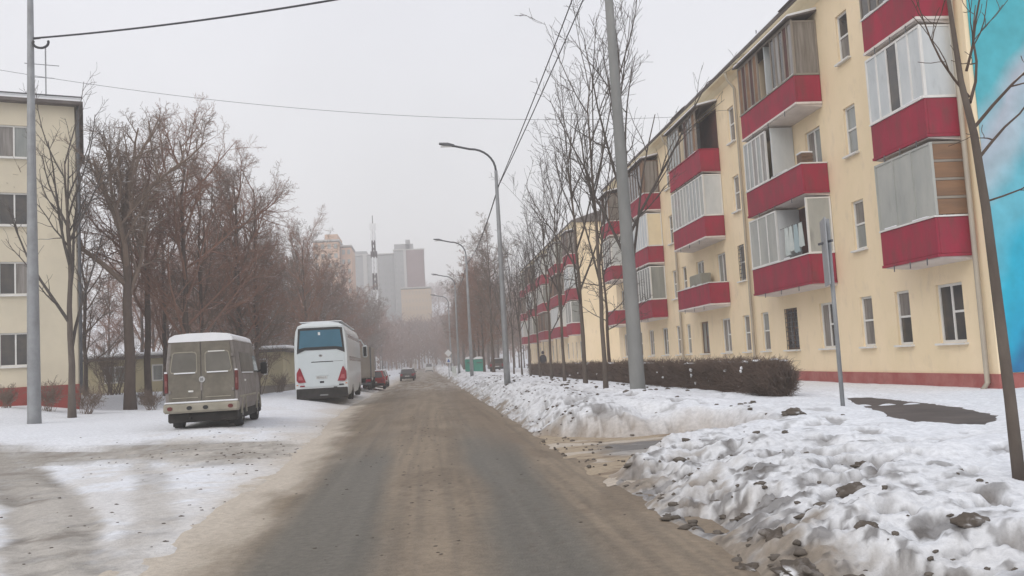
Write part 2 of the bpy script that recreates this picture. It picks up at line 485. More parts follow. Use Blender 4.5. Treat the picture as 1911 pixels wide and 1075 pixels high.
def tag(o, label=None, cat=None, group=None, kind=None):
    if label: o['label'] = label
    if cat: o['category'] = cat
    if group: o['group'] = group
    if kind: o['kind'] = kind
    return o


def thing(name, label, cat, loc=(0, 0, 0), rz=0.0, group=None):
    o = bpy.data.objects.new(name, None)
    o.empty_display_size = 0.3
    COL.objects.link(o)
    o.location = loc
    o.rotation_euler = (0, 0, rz)
    return tag(o, label, cat, group)


KIDS = {}


def copy_thing(root, loc, rz=0.0, label=None, group=None, scale=None):
    if root.name not in KIDS:
        KIDS[root.name] = [(c, [(g, []) for g in c.children]) for c in root.children]
    r = root.copy()
    COL.objects.link(r)
    r.location = loc
    r.rotation_euler = (0, 0, rz)
    if scale: r.scale = scale
    if label: r['label'] = label
    if group: r['group'] = group
    for c, gs in KIDS[root.name]:
        k = c.copy(); COL.objects.link(k); k.parent = r
        for g, _ in gs:
            d = g.copy(); COL.objects.link(d); d.parent = k
    return r


# ------------------------------------------------------------------ numpy noise
def _hash(ix, iy, seed):
    h = (ix.astype(np.int64) * 374761393 + iy.astype(np.int64) * 668265263 + seed * 974711) & 0xFFFFFFFF
    h = ((h ^ (h >> 13)) * 1274126177) & 0xFFFFFFFF
    h = h ^ (h >> 16)
    return (h & 0xFFFFFF) / float(0xFFFFFF)


def vnoise(x, y, seed=0):
    x = np.asarray(x, float); y = np.asarray(y, float)
    ix = np.floor(x); iy = np.floor(y)
    fx = x - ix; fy = y - iy
    fx = fx * fx * (3 - 2 * fx); fy = fy * fy * (3 - 2 * fy)
    a = _hash(ix, iy, seed); b = _hash(ix + 1, iy, seed); c = _hash(ix, iy + 1, seed); d = _hash(ix + 1, iy + 1, seed)
    return (a * (1 - fx) + b * fx) * (1 - fy) + (c * (1 - fx) + d * fx) * fy


def fbm(x, y, seed=0, octv=4, gain=0.5):
    t = 0; amp = 1; tot = 0
    c, s = math.cos(0.6), math.sin(0.6)
    for o in range(octv):
        t = t + amp * vnoise(x, y, seed + o * 17); tot += amp
        amp *= gain
        x, y = (x * c - y * s) * 2.03 + 11.3, (x * s + y * c) * 2.03 + 5.7
    return t / tot


def ss(a, b, x):
    t = np.clip((np.asarray(x, float) - a) / (b - a), 0, 1)
    return t * t * (3 - 2 * t)


def in_poly(x, y, poly):
    """signed-ish distance: negative inside"""
    x = np.asarray(x, float); y = np.asarray(y, float)
    inside = np.zeros(x.shape, bool)
    dmin = np.full(x.shape, 1e9)
    n = len(poly)
    for i in range(n):
        x0, y0 = poly[i]; x1, y1 = poly[(i + 1) % n]
        cond = ((y0 > y) != (y1 > y))
        xi = (x1 - x0) * (y - y0) / ((y1 - y0) if y1 != y0 else 1e-9) + x0
        inside ^= cond & (x < xi)
        dx, dy = x1 - x0, y1 - y0
        t = np.clip(((x - x0) * dx + (y - y0) * dy) / (dx * dx + dy * dy), 0, 1)
        dmin = np.minimum(dmin, np.hypot(x - x0 - t * dx, y - y0 - t * dy))
    return np.where(inside, -dmin, dmin)


PATCH = [(7.3, 12.7), (8.0, 12.1), (9.3, 13.9), (10.1, 16.6), (10.6, 20.4), (9.9, 20.6), (8.8, 17.6)]
PATCH_Z = 0.43


def patch_d(x, y):
    d = in_poly(x, y, PATCH) + (fbm(x * 1.6, y * 1.6, 53, 4) - 0.5) * 0.4 + (fbm(x * 6, y * 6, 54, 2) - 0.5) * 0.15
    ridge = 0.05 - np.abs(y - 17.6 + 0.35 * (x - 9.4)) * 0.9
    return np.maximum(d, ridge)


def edge_r(y):
    return 2.3 + 0.22 * (vnoise(np.asarray(y, float) * 0.55, 0.5, 3) - 0.5) + 0.1 * (vnoise(np.asarray(y, float) * 1.9, 2.5, 4) - 0.5)


def edge_l(y):
    y = np.asarray(y, float)
    return -2.55 - 0.95 * ss(14, 40, y) + 0.3 * (vnoise(y * 0.4, 7.5, 5) - 0.5)


def hill(y):
    return 46 * ss(238, 600, y)


def drive_half(x):
    return np.interp(x, [2.2, 3.0, 4.0, 5.5, 6.1], [4.2, 2.7, 1.75, 1.25, 0.3])


def ground_h(x, y):
    """snow surface without the small lumps"""
    x = np.asarray(x, float); y = np.asarray(y, float)
    t = x - edge_r(y)
    pf = np.interp(t, [0, .35, 1.0, 1.7, 3.3, 5.7, 9.5, 12, 40], [0, .16, .6, .82, .76, .62, .44, .40, .5])
    pn = np.interp(t, [0, .3, 1, 2, 4, 6, 10, 14, 40], [0, .10, .33, .48, .55, .5, .42, .40, .5])
    k = ss(16.5, 22, y)
    zr = pf * k + pn * (1 - k)
    hw = drive_half(x)
    cut = (1 - ss(hw - 0.1, hw + 0.7, np.abs(y - 16.2))) * (1 - ss(5.5, 6.2, x))
    zr = zr * (1 - cut) + 0.03 * cut
    dp = patch_d(x, y)
    rim = ss(-0.1, 0.5, dp)
    zr = np.where(t > 3, zr * rim + PATCH_Z * (1 - rim), zr)
    u = edge_l(y) - x
    lf = np.interp(u, [0, .5, 1.5, 3, 7, 10.5, 13, 19, 60], [0, .05, .17, .31, .36, .52, 1.0, 1.1, 1.1])
    lf = lf * (1 + 0.75 * ss(33, 42, y) * (1 - ss(5, 9, u)))
    ln = np.interp(u, [0, .5, 1.5, 5, 12, 60], [0, .03, .06, .10, .18, .3])
    k2 = ss(22.5, 26.0, y + 0.10 * u)
    zl = lf * k2 + ln * (1 - k2)
    z = np.where(t > 0, zr, np.where(u > 0, zl, 0.0))
    return z + hill(y) + 0.02 * hill(y) * (fbm(x * 0.02, y * 0.02, 9, 3) - 0.5)


def gz(x, y):
    return float(ground_h(np.array([x]), np.array([y]))[0])


# colour of what lies on the ground
C_SNOW = np.array((0.80, 0.82, 0.85)); C_SLUSH = np.array((0.50, 0.475, 0.44)); C_SAND = np.array((0.33, 0.255, 0.18))
C_GREY = np.array((0.42, 0.42, 0.41)); C_DIRT = np.array((0.10, 0.086, 0.074))


def lerp(a, b, f):
    return a + (b - a) * f[..., None]


def grid_object(name, xs, ys, zfun, colfun, m, kind='structure', parent=None):
    X, Y = np.meshgrid(xs, ys)
    Z = zfun(X, Y)
    nx, ny = len(xs), len(ys)
    co = np.stack([X, Y, Z], -1).reshape(-1, 3).astype(np.float32)
    idx = np.arange(nx * ny).reshape(ny, nx)
    q = np.stack([idx[:-1, :-1], idx[:-1, 1:], idx[1:, 1:], idx[1:, :-1]], -1).reshape(-1, 4)
    me = bpy.data.meshes.new(name)
    me.vertices.add(len(co)); me.vertices.foreach_set('co', co.ravel())
    me.loops.add(q.size); me.loops.foreach_set('vertex_index', q.ravel().astype(np.int32))
    me.polygons.add(len(q))
    me.polygons.foreach_set('loop_start', np.arange(0, q.size, 4, dtype=np.int32))
    me.polygons.foreach_set('use_smooth', np.ones(len(q), bool))
    me.update(calc_edges=True)
    c = colfun(X, Y, Z).reshape(-1, 4).astype(np.float32)
    a = me.color_attributes.new('soil', 'FLOAT_COLOR', 'POINT')
    a.data.foreach_set('color', c.ravel())
    o = link(name, me, m)
    if kind: o['kind'] = kind
    return o


def micro(X, Y):
    """lumps and ridges of the snow"""
    t = X - edge_r(Y)
    u = edge_l(Y) - X
    near = 1 - ss(22, 60, Y)
    R = ss(0.0, 0.5, t) * (1 - ss(9, 13, t))
    dp = patch_d(X, Y)
    R = R * ss(-0.1, 0.6, dp)
    rough = 1 - 0.65 * ss(2.0, 5.0, t)
    fr_ = 1 - 0.55 * ss(0.8, 2.4, t)
    lum = (fbm(X * 1.1, Y * 1.1, 21, 3) - 0.5) * 0.34 + (np.abs(fbm(X * 3.4, Y * 3.4, 31, 3) - 0.5) - 0.12) * 0.19 * fr_ + (np.abs(fbm(X * 7.5, Y * 7.5, 36, 2) - 0.5) - 0.12) * 0.12 * fr_ * (1 - ss(12, 26, Y)) \
        + (fbm(X * 12, Y * 12, 41, 2) - 0.5) * 0.055 * (1 - ss(9, 22, Y))
    cut = (1 - ss(drive_half(X) - 0.1, drive_half(X) + 0.8, np.abs(Y - 16.2))) * (1 - ss(5.5, 6.2, X))
    a = R * rough * lum * (1 - 0.8 * cut) * (0.45 + 0.55 * near)
    # trampled hollows in the near heap
    pit = ss(0.60, 0.78, fbm(X * 1.05 + 3, Y * 1.05, 51, 2)) * 0.13 + ss(0.64, 0.74, fbm(X * 2.2 + 3, Y * 2.2, 52, 3)) * 0.10
    a = a - R * rough * pit * near
    L = ss(0.0, 1.0, u)
    side = slush_band(X, Y)
    b = L * ((fbm(X * 0.5, Y * 0.5, 61, 2) - 0.5) * 0.03 + (fbm(X * 2.2, Y * 2.2, 62, 3) - 0.5) * 0.012 * (0.4 + side)
             + (fbm(X * 6, Y * 6, 63, 3) - 0.5) * 0.022 * (0.3 + side))
    # tyre ruts pressed into the slush
    rut = 0
    for off in (0.42, -0.42):
        xr = np.interp(Y, [5, 8, 10, 12, 15, 18, 20], [-1.8, -3.1, -4.0, -4.85, -6.2, -8.0, -9.6]) + off * (0.25 + 0.06 * Y) + (vnoise(Y * 0.25, Y * 0 + off, 66) - 0.5) * 0.16
        dd_ = np.abs(X - xr)
        rut = rut - 0.022 * np.exp(-(dd_ / 0.15) ** 2) + 0.008 * np.exp(-((dd_ - 0.30) / 0.11) ** 2)
    rut = rut * (1 - ss(17, 20, Y)) * L
    for yc_, off in ((20.0, 0), (21.7, 1), (19.0, 2), (22.5, 3)):
        yr = yc_ - 0.14 * (X + 4) + (vnoise(X * 0.2, X * 0 + off, 67) - 0.5) * 1.1
        dd_ = np.abs(Y - yr)
        rut = rut + (-0.06 * np.exp(-(dd_ / 0.2) ** 2) + 0.05 * np.exp(-((dd_ - 0.42) / 0.16) ** 2)) * L
    crust = side * L * (np.abs(fbm(X * 4.5, Y * 4.5, 68, 3) - 0.5) - 0.1) * 0.03
    return a + b + rut + crust


def slush_band(X, Y):
    """wheel-worn slush of the side street on the left: 0..1"""
    w = (fbm(X * 0.45, Y * 0.7, 71, 4) - 0.5)
    yc = 20.6 - 0.14 * (X + 4)
    band = 1 - ss(1.0, 2.9, np.abs(Y - yc + w * 3.2))
    # the turning track that bends toward the camera
    xc = np.interp(Y, [5, 8, 10, 12, 15, 18, 20], [-1.8, -3.1, -4.0, -4.85, -6.2, -8.0, -9.6])
    tr = 1 - ss(0.75, 1.2, np.abs(X - xc + w * 0.9) / (0.04 + 0.040 * Y))
    xc2 = np.interp(Y, [5, 8, 11, 14, 17, 20], [-2.3, -2.75, -3.3, -4.1, -5.0, -6.5])
    tr2 = (1 - ss(0.1, 0.45, np.abs(X - xc2 + w * 0.7))) * 0.55
    g = ss(-0.2, 0.7, edge_l(Y) - X)
    return np.clip(np.maximum(np.maximum(band * 0.95, tr * (Y < 21)), tr2 * (Y < 20)), 0, 1) * g


def ground_z(X, Y):
    z = ground_h(X, Y) + micro(X, Y)
    # lie below the road sheet, the driveway and the swept path
    t = X - edge_r(Y); u = edge_l(Y) - X
    on_road = np.minimum(ss(-0.25, 0.1, -t), ss(-0.25, 0.1, -u))
    z = z - on_road * 0.10
    cutc = (1 - ss(drive_half(X) - 0.5, drive_half(X) - 0.1, np.abs(Y - 16.2))) * (1 - ss(5.4, 5.7, X)) * (t > -0.2)
    z = z - cutc * 0.09
    dp = patch_d(X, Y)
    z = z - (1 - ss(-0.12, 0.04, dp)) * 0.12
    return z


def ground_col(X, Y, Z):
    t = X - edge_r(Y); u = edge_l(Y) - X
    n1 = fbm(X * 0.8, Y * 0.8, 81, 4); n2 = fbm(X * 3.2, Y * 3.2, 82, 4); n3 = fbm(X * 9, Y * 9, 83, 3)
    c = np.broadcast_to(C_SNOW, X.shape + (3,)).copy()
    wet = np.zeros(X.shape)
    # right bank: sandy foot, then dirty clods, then clean
    nearw = 1 - 0.55 * ss(14, 30, Y)
    foot = 1 - ss(0.05 * nearw, 1.0 * nearw, t + (n1 - 0.5) * 1.0 + (n2 - 0.5) * 1.7 + (n3 - 0.5) * 0.7)
    foot = foot * ss(-0.3, 0.05, t)
    dust = (1 - ss(0.5, 4.2, t + (n1 - 0.5) * 2)) * ss(-0.3, 0.1, t)
    c = lerp(c, C_SLUSH, dust * 0.26)
    c = lerp(c, np.array((0.27, 0.225, 0.175)), foot * 0.94)
    speck = ss(0.58, 0.68, n2) * (1 - ss(1.6, 5.5, t)) * ss(0, .3, t) * nearw
    c = lerp(c, C_DIRT, speck * 0.7)
    pk = ss(0.64, 0.71, fbm(X * 2.2 + 3, Y * 2.2, 52, 3) - 0.035 * ss(1, 4, t)) * (1 - ss(4, 6.5, t)) * ss(.1, .4, t) * (1 - 0.4 * ss(14, 30, Y))
    c = lerp(c, C_DIRT * 1.6, pk * 0.6)
    hol = ss(0.60, 0.72, fbm(X * 1.05 + 3, Y * 1.05, 51, 2)) * (1 - ss(3, 7, t)) * ss(.3, .8, t) * nearw
    c = lerp(c, C_SLUSH, hol * 0.2)
    fine = ss(0.60, 0.69, n3) * (1 - ss(0.8, 3.6, t)) * ss(0, .3, t) * nearw
    c = lerp(c, C_DIRT, fine * 0.7)
    cut = (1 - ss(drive_half(X), drive_half(X) + 0.9, np.abs(Y - 16.2) + (n2 - 0.5) * 0.6)) * (1 - ss(5.5, 6.4, X)) * (t > -0.3)
    c = lerp(c, np.array((0.36, 0.30, 0.24)), cut * 0.75)
    # left shoulder: sand from the road thinning into snow
    sh = (1 - ss(-0.3, 0.9 + 0.9 * ss(12, 22, Y), u + (n1 - 0.5) * 1.6 + (n2 - 0.5) * 0.5))
    sh = np.where(u > -0.6, sh, 0)
    c = lerp(c, np.array((0.56, 0.50, 0.42)), sh * 0.9)
    sb = slush_band(X, Y)
    c = lerp(c, np.array((0.34, 0.312, 0.272)), np.clip(sb * (0.62 + 0.85 * n2), 0, 0.96))
    wisp = ss(0.52, 0.66, fbm(X * 2.4, Y * 2.4, 84, 5)) * sb
    c = lerp(c, np.array((0.25, 0.22, 0.19)), wisp * 0.7)
    for off in (0.42, -0.42):                               # meltwater dirt pressed into the wheel tracks
        xr = np.interp(Y, [5, 8, 10, 12, 15, 18, 20], [-1.8, -3.1, -4.0, -4.85, -6.2, -8.0, -9.6]) + off * (0.25 + 0.06 * Y) + (vnoise(Y * 0.25, Y * 0 + off, 66) - 0.5) * 0.16
        tk_ = np.exp(-((X - xr) / 0.15) ** 2) * (1 - ss(16, 19, Y)) * ss(0, .6, u) * (0.5 + 0.9 * n2)
        c = lerp(c, np.array((0.23, 0.212, 0.19)), np.clip(tk_, 0, 1) * 0.65)
    film = (1 - ss(1.5, 7.0, u)) * ss(-0.4, 0, u) * (1 - ss(22, 30, Y)) + 0.35 * (1 - ss(3, 6, u)) * ss(-0.4, 0, u)
    c = lerp(c, np.array((0.60, 0.565, 0.515)), np.clip(film * ss(0.42, 0.6, n1 * 0.6 + n2 * 0.4), 0, 1) * 0.55)
    c = c * (1 - (0.09 * (0.62 - n3) + 0.07 * (0.6 - n2)) * (1 - ss(18, 40, Y)))[..., None]
    wet = np.maximum(wet, sb * 0.3)
    far = ss(250, 420, Y)                                   # scrub on the far hillside
    scrub = far * ss(0.42, 0.6, fbm(X * 0.03, Y * 0.02, 85, 4))
    c = lerp(c, np.array((0.20, 0.15, 0.13)), scrub * 0.8)
    return np.concatenate([c, wet[..., None]], -1)


def graded(y0, y1, d0, p, dmax):
    out = [y0]
    while out[-1] < y1:
        out.append(out[-1] + min(dmax, d0 * max(1.0, out[-1] / 6.5) ** p))
    return out


ys = np.array(list(np.linspace(-60, 2, 8)) + list(np.arange(2.6, 5.5, 0.25)) + graded(5.6, 1500, 0.042, 1.32, 45))
xs = np.array([-1500, -1000, -700, -450, -300, -200, -140, -100, -75, -58, -46, -37, -30, -26] + list(np.arange(-23, -13, 0.3)) + list(np.arange(-13, -7, 0.12))
              + list(np.arange(-7, -2, 0.06)) + list(np.arange(-2, 2, 0.25)) + list(np.arange(2.0, 8.0, 0.036)) + list(np.arange(8, 11.5, 0.07))
              + list(np.arange(11.5, 16, 0.25)) + [17, 19, 22, 27, 34, 44, 58, 75, 100, 140, 200, 300, 450, 700, 1000, 1500])
grid_object('ground', xs, ys, ground_z, ground_col, 'ground')


def road_z(X, Y):
    crown = 0.03 * (1 - (X / 3.0) ** 2)
    rut = 0.012 * (np.exp(-((X + 1.05) / 0.55) ** 2) + np.exp(-((X - 1.0) / 0.55) ** 2))
    t = X - edge_r(Y); u = edge_l(Y) - X
    edge = np.maximum(ss(-0.5, 0.4, t), ss(-0.5, 0.4, u))
    return crown - rut + hill(Y) + edge * (fbm(X * 3, Y * 2.2, 91, 3) - 0.45) * 0.08 + 0.006 * fbm(X * 6, Y * 6, 92, 2)


def road_col(X, Y, Z):
    n1 = fbm(X * 0.9, Y * 0.25, 101, 4); n2 = fbm(X * 2.5, Y * 1.2, 102, 4); n3 = fbm(X * 10, Y * 5, 103, 3)
    c = np.broadcast_to(np.array((0.305, 0.247, 0.185)), X.shape + (3,)).copy()
    c = lerp(c, np.array((0.37, 0.30, 0.22)), ss(0.35, 0.75, n2) * 0.5)
    cl = np.interp(Y, [5, 10, 18, 40], [-1.1, -1.15, -1.35, -1.5]); cr = np.interp(Y, [5, 10, 18, 40], [0.95, 1.05, 1.25, 1.2])
    w = 0.62
    tl = (1 - ss(w * 0.55, w * 1.35, np.abs(X - cl) + (n1 - 0.5) * 0.35)); tr = (1 - ss(w * 0.5, w * 1.25, np.abs(X - cr) + (n1 - 0.5) * 0.4))
    fade = (1 - ss(15, 27, Y + (n1 - 0.5) * 8))
    tk = np.clip((tl + tr) * fade, 0, 1)
    c = lerp(c, np.array((0.175, 0.163, 0.138)), tk * 0.93)
    far_tk = np.clip(tl + tr, 0, 1) * (1 - fade) * 0.25
    c = lerp(c, np.array((0.22, 0.185, 0.15)), far_tk)
    # darker damp sand beside the right edge
    dk = np.exp(-((X - 1.75) / 0.45) ** 2) * ss(14, 22, Y)
    c = lerp(c, np.array((0.24, 0.185, 0.135)), dk * 0.6)
    dkl = np.exp(-((X + 2.05) / 0.35) ** 2)
    c = lerp(c, np.array((0.235, 0.19, 0.135)), dkl * 0.6)
    st = fbm(X * 7, Y * 0.22, 104, 3)
    c = c * (0.86 + 0.30 * st)[..., None]
    tread = ss(0.56, 0.66, fbm(X * 9 + 0.6 * np.sin(Y * 0.13), Y * 0.10, 105, 2)) * (1 - ss(20, 60, Y))
    c = lerp(c, np.array((0.15, 0.135, 0.115)), tread * 0.28)
    slp = ss(0.58, 0.68, fbm(X * 1.3, Y * 0.5, 106, 4)) * (1 - tk)
    c = lerp(c, np.array((0.225, 0.18, 0.135)), slp * 0.55)
    # crumbs of dirt
    c = lerp(c, np.array((0.13, 0.095, 0.07)), ss(0.68, 0.76, n3) * ss(0.52, 0.64, n1) * 0.35)
    # packed snow patches far along
    sn = ss(50, 75, Y) * ss(0.48, 0.62, n2) * 0.5
    c = lerp(c, np.array((0.58, 0.55, 0.51)), sn)
    u = edge_l(Y) - X
    sl = ss(-0.9, 0.0, u + (n2 - 0.5) * 0.7)
    c = lerp(c, np.array((0.56, 0.50, 0.42)), sl * 0.9)
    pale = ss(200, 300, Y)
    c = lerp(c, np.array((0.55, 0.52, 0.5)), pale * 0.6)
    c = c * (0.83 + 0.17 * ss(-0.9, 0.0, u + (n2 - 0.5) * 0.7))[..., None]
    wet = tk * 0.55
    return np.concatenate([c, wet[..., None]], -1)


ysr = np.array(list(np.linspace(-50, 4, 10)) + graded(4.5, 262, 0.07, 1.3, 14))
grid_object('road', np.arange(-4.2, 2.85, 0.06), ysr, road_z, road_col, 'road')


def drive_z(X, Y):
    return 0.035 + 0.05 * (X - 2) / 3 * ss(2, 5, X) + 0.012 * (fbm(X * 4, Y * 4, 111, 3) - 0.5) - 0.05 * ss(2.6, 2.1, X)


def drive_col(X, Y, Z):
    n1 = fbm(X * 0.8, Y * 2.2, 112, 4); n2 = fbm(X * 3, Y * 7, 113, 4)
    c = np.broadcast_to(np.array((0.40, 0.325, 0.235)), X.shape + (3,)).copy()
    asp = ss(2.7, 3.5, X + (n1 - 0.5) * 0.8) * (1 - ss(0.75, 1.3, np.abs(Y - 15.9) + (n2 - 0.5) * 0.6))
    c = lerp(c, np.array((0.20, 0.19, 0.182)), asp)
    c = lerp(c, np.array((0.20, 0.15, 0.11)), ss(0.58, 0.68, n2) * (1 - asp) * 0.7)
    c = lerp(c, np.array((0.66, 0.62, 0.57)), ss(0.57, 0.68, n1) * 0.4)
    return np.concatenate([c, np.zeros(X.shape + (1,))], -1)


grid_object('driveway', np.arange(2.1, 6.1, 0.05), np.arange(11.8, 20.8, 0.06), drive_z, drive_col, 'road')

pp = MB()
pp.prism([(8.85 + (x - 8.85) * 1.35, 16.2 + (y - 16.2) * 1.18) for x, y in PATCH], 'z', PATCH_Z - 0.14, PATCH_Z - 0.025)
o = pp.build('path', 'asphalt'); o['kind'] = 'structure'

# ------------------------------------------------------------------ apartment blocks
WIN_CACHE = {}


def window_meshes(w, h, style, mull):
    key = (round(w, 2), round(h, 2), style, mull)
    if key in WIN_CACHE:
        return WIN_CACHE[key]
    fr = MB()
    b = 0.07
    fr.box(-w / 2, -w / 2 + b, -.04, .04, 0, h); fr.box(w / 2 - b, w / 2, -.04, .04, 0, h)
    fr.box(-w / 2 + b, w / 2 - b, -.04, .04, 0, b); fr.box(-w / 2 + b, w / 2 - b, -.04, .04, h - b, h)
    panes = []
    n = mull + 1
    iw = (w - 2 * b) / n
    for k in range(n):
        x0 = -w / 2 + b + iw * k
        x1 = x0 + iw
        if k:
            fr.box(x0 - .03, x0 + .03, -.04, .038, b, h - b)
        panes.append((x0 + (0.03 if k else 0), x1 - (0.03 if k < n - 1 else 0)))
    bars = []
    tr = 0.52 * h if style != 'plain' else None
    if tr:
        x0, x1 = panes[0]
        fr.box(x0, x1, -.04, .036, tr - .03, tr + .03)
    fm = fr.mesh('window')
    pm = []
    for k, (x0, x1) in enumerate(panes):
        if k == 0 and tr:
            pm.append(MB().box(x0, x1, -.035, .005, b, tr - .03).mesh('pane'))
            pm.append(MB().box(x0, x1, -.035, .005, tr + .03, h - b).mesh('pane'))
        else:
            pm.append(MB().box(x0, x1, -.035, .005, b, h - b).mesh('pane'))
    sm = MB().box(-w / 2 - .08, w / 2 + .08, .1, .24, -.06, -.005).mesh('sill')
    WIN_CACHE[key] = (fm, pm, sm)
    return WIN_CACHE[key]


PANE_MATS = {}


def pane_mesh(me, m):
    k = (me.name, m)
    if k not in PANE_MATS:
        c = me.copy(); c.materials.clear(); c.materials.append(M[m]); PANE_MATS[k] = c
    return PANE_MATS[k]


def facade_wall(L, z0, z1, openings, depth=0.16, thick=12.0, gable_open=()):
    """wall shell in local axes: facade on y=0 looking +y, body to y=-thick; openings (u0,u1,za,zb)"""
    m = MB()
    us = sorted(set([0, L] + [u for o in openings for u in o[:2]]))
    zs = sorted(set([z0, z1] + [z for o in openings for z in o[2:]]))
    for i in range(len(us) - 1):
        for j in range(len(zs) - 1):
            uc, zc = (us[i] + us[i + 1]) / 2, (zs[j] + zs[j + 1]) / 2
            if any(o[0] < uc < o[1] and o[2] < zc < o[3] for o in openings):
                continue
            m.add([(us[i], 0, zs[j]), (us[i + 1], 0, zs[j]), (us[i + 1], 0, zs[j + 1]), (us[i], 0, zs[j + 1])], [(3, 2, 1, 0)])
    for u0, u1, a, b in openings:
        d = -depth
        m.add([(u0, 0, a), (u0, d, a), (u0, d, b), (u0, 0, b)], [(0, 1, 2, 3)])
        m.add([(u1, 0, a), (u1, d, a), (u1, d, b), (u1, 0, b)], [(3, 2, 1, 0)])
        m.add([(u0, 0, a), (u1, 0, a), (u1, d, a), (u0, d, a)], [(0, 1, 2, 3)])
        m.add([(u0, 0, b), (u1, 0, b), (u1, d, b), (u0, d, b)], [(3, 2, 1, 0)])
        m.add([(u0, d, a), (u1, d, a), (u1, d, b), (u0, d, b)], [(3, 2, 1, 0)])
    m.add([(0, 0, z0), (0, -thick, z0), (0, -thick, z1), (0, 0, z1)], [(3, 2, 1, 0)])
    m.add([(L, 0, z0), (L, -thick, z0), (L, -thick, z1), (L, 0, z1)], [(0, 1, 2, 3)])
    m.add([(0, -thick, z0), (L, -thick, z0), (L, -thick, z1), (0, -thick, z1)], [(0, 1, 2, 3)])
    m.add([(0, 0, z1), (L, 0, z1), (L, -thick, z1), (0, -thick, z1)], [(0, 1, 2, 3)])
    return m


def put_window(root, u, z, w, h, style, pane, rnd, sills=True, mull=0, frame='white_paint'):
    fm, pm, sm = window_meshes(w, h, style, mull)
    key = (fm.name, frame)
    if key not in PANE_MATS:
        c = fm.copy(); c.materials.clear(); c.materials.append(M[frame]); PANE_MATS[key] = c
    f = link('window', PANE_MATS[key], None, root, (u, -0.115, z))
    for k, me in enumerate(pm):
        p = link('pane', pane_mesh(me, pane if rnd.random() < 0.75 else 'glass_curtain'), None, f)
    if sills:
        link('sill', pane_mesh(sm, 'white_paint'), None, f)
    return f


def grille(f, w, h):
    g = MB()
    n = int(h / 0.16)
    for k in range(n + 1):
        z = h * k / n
        g.box(-w / 2, w / 2, .07, .085, z - .012, z + .012)
    for k in range(5):
        x = -w / 2 + w * k / 4
        g.box(x - .012, x + .012, .086, .1, 0, h)
    g.build('window_grille', 'metal_dark', f)


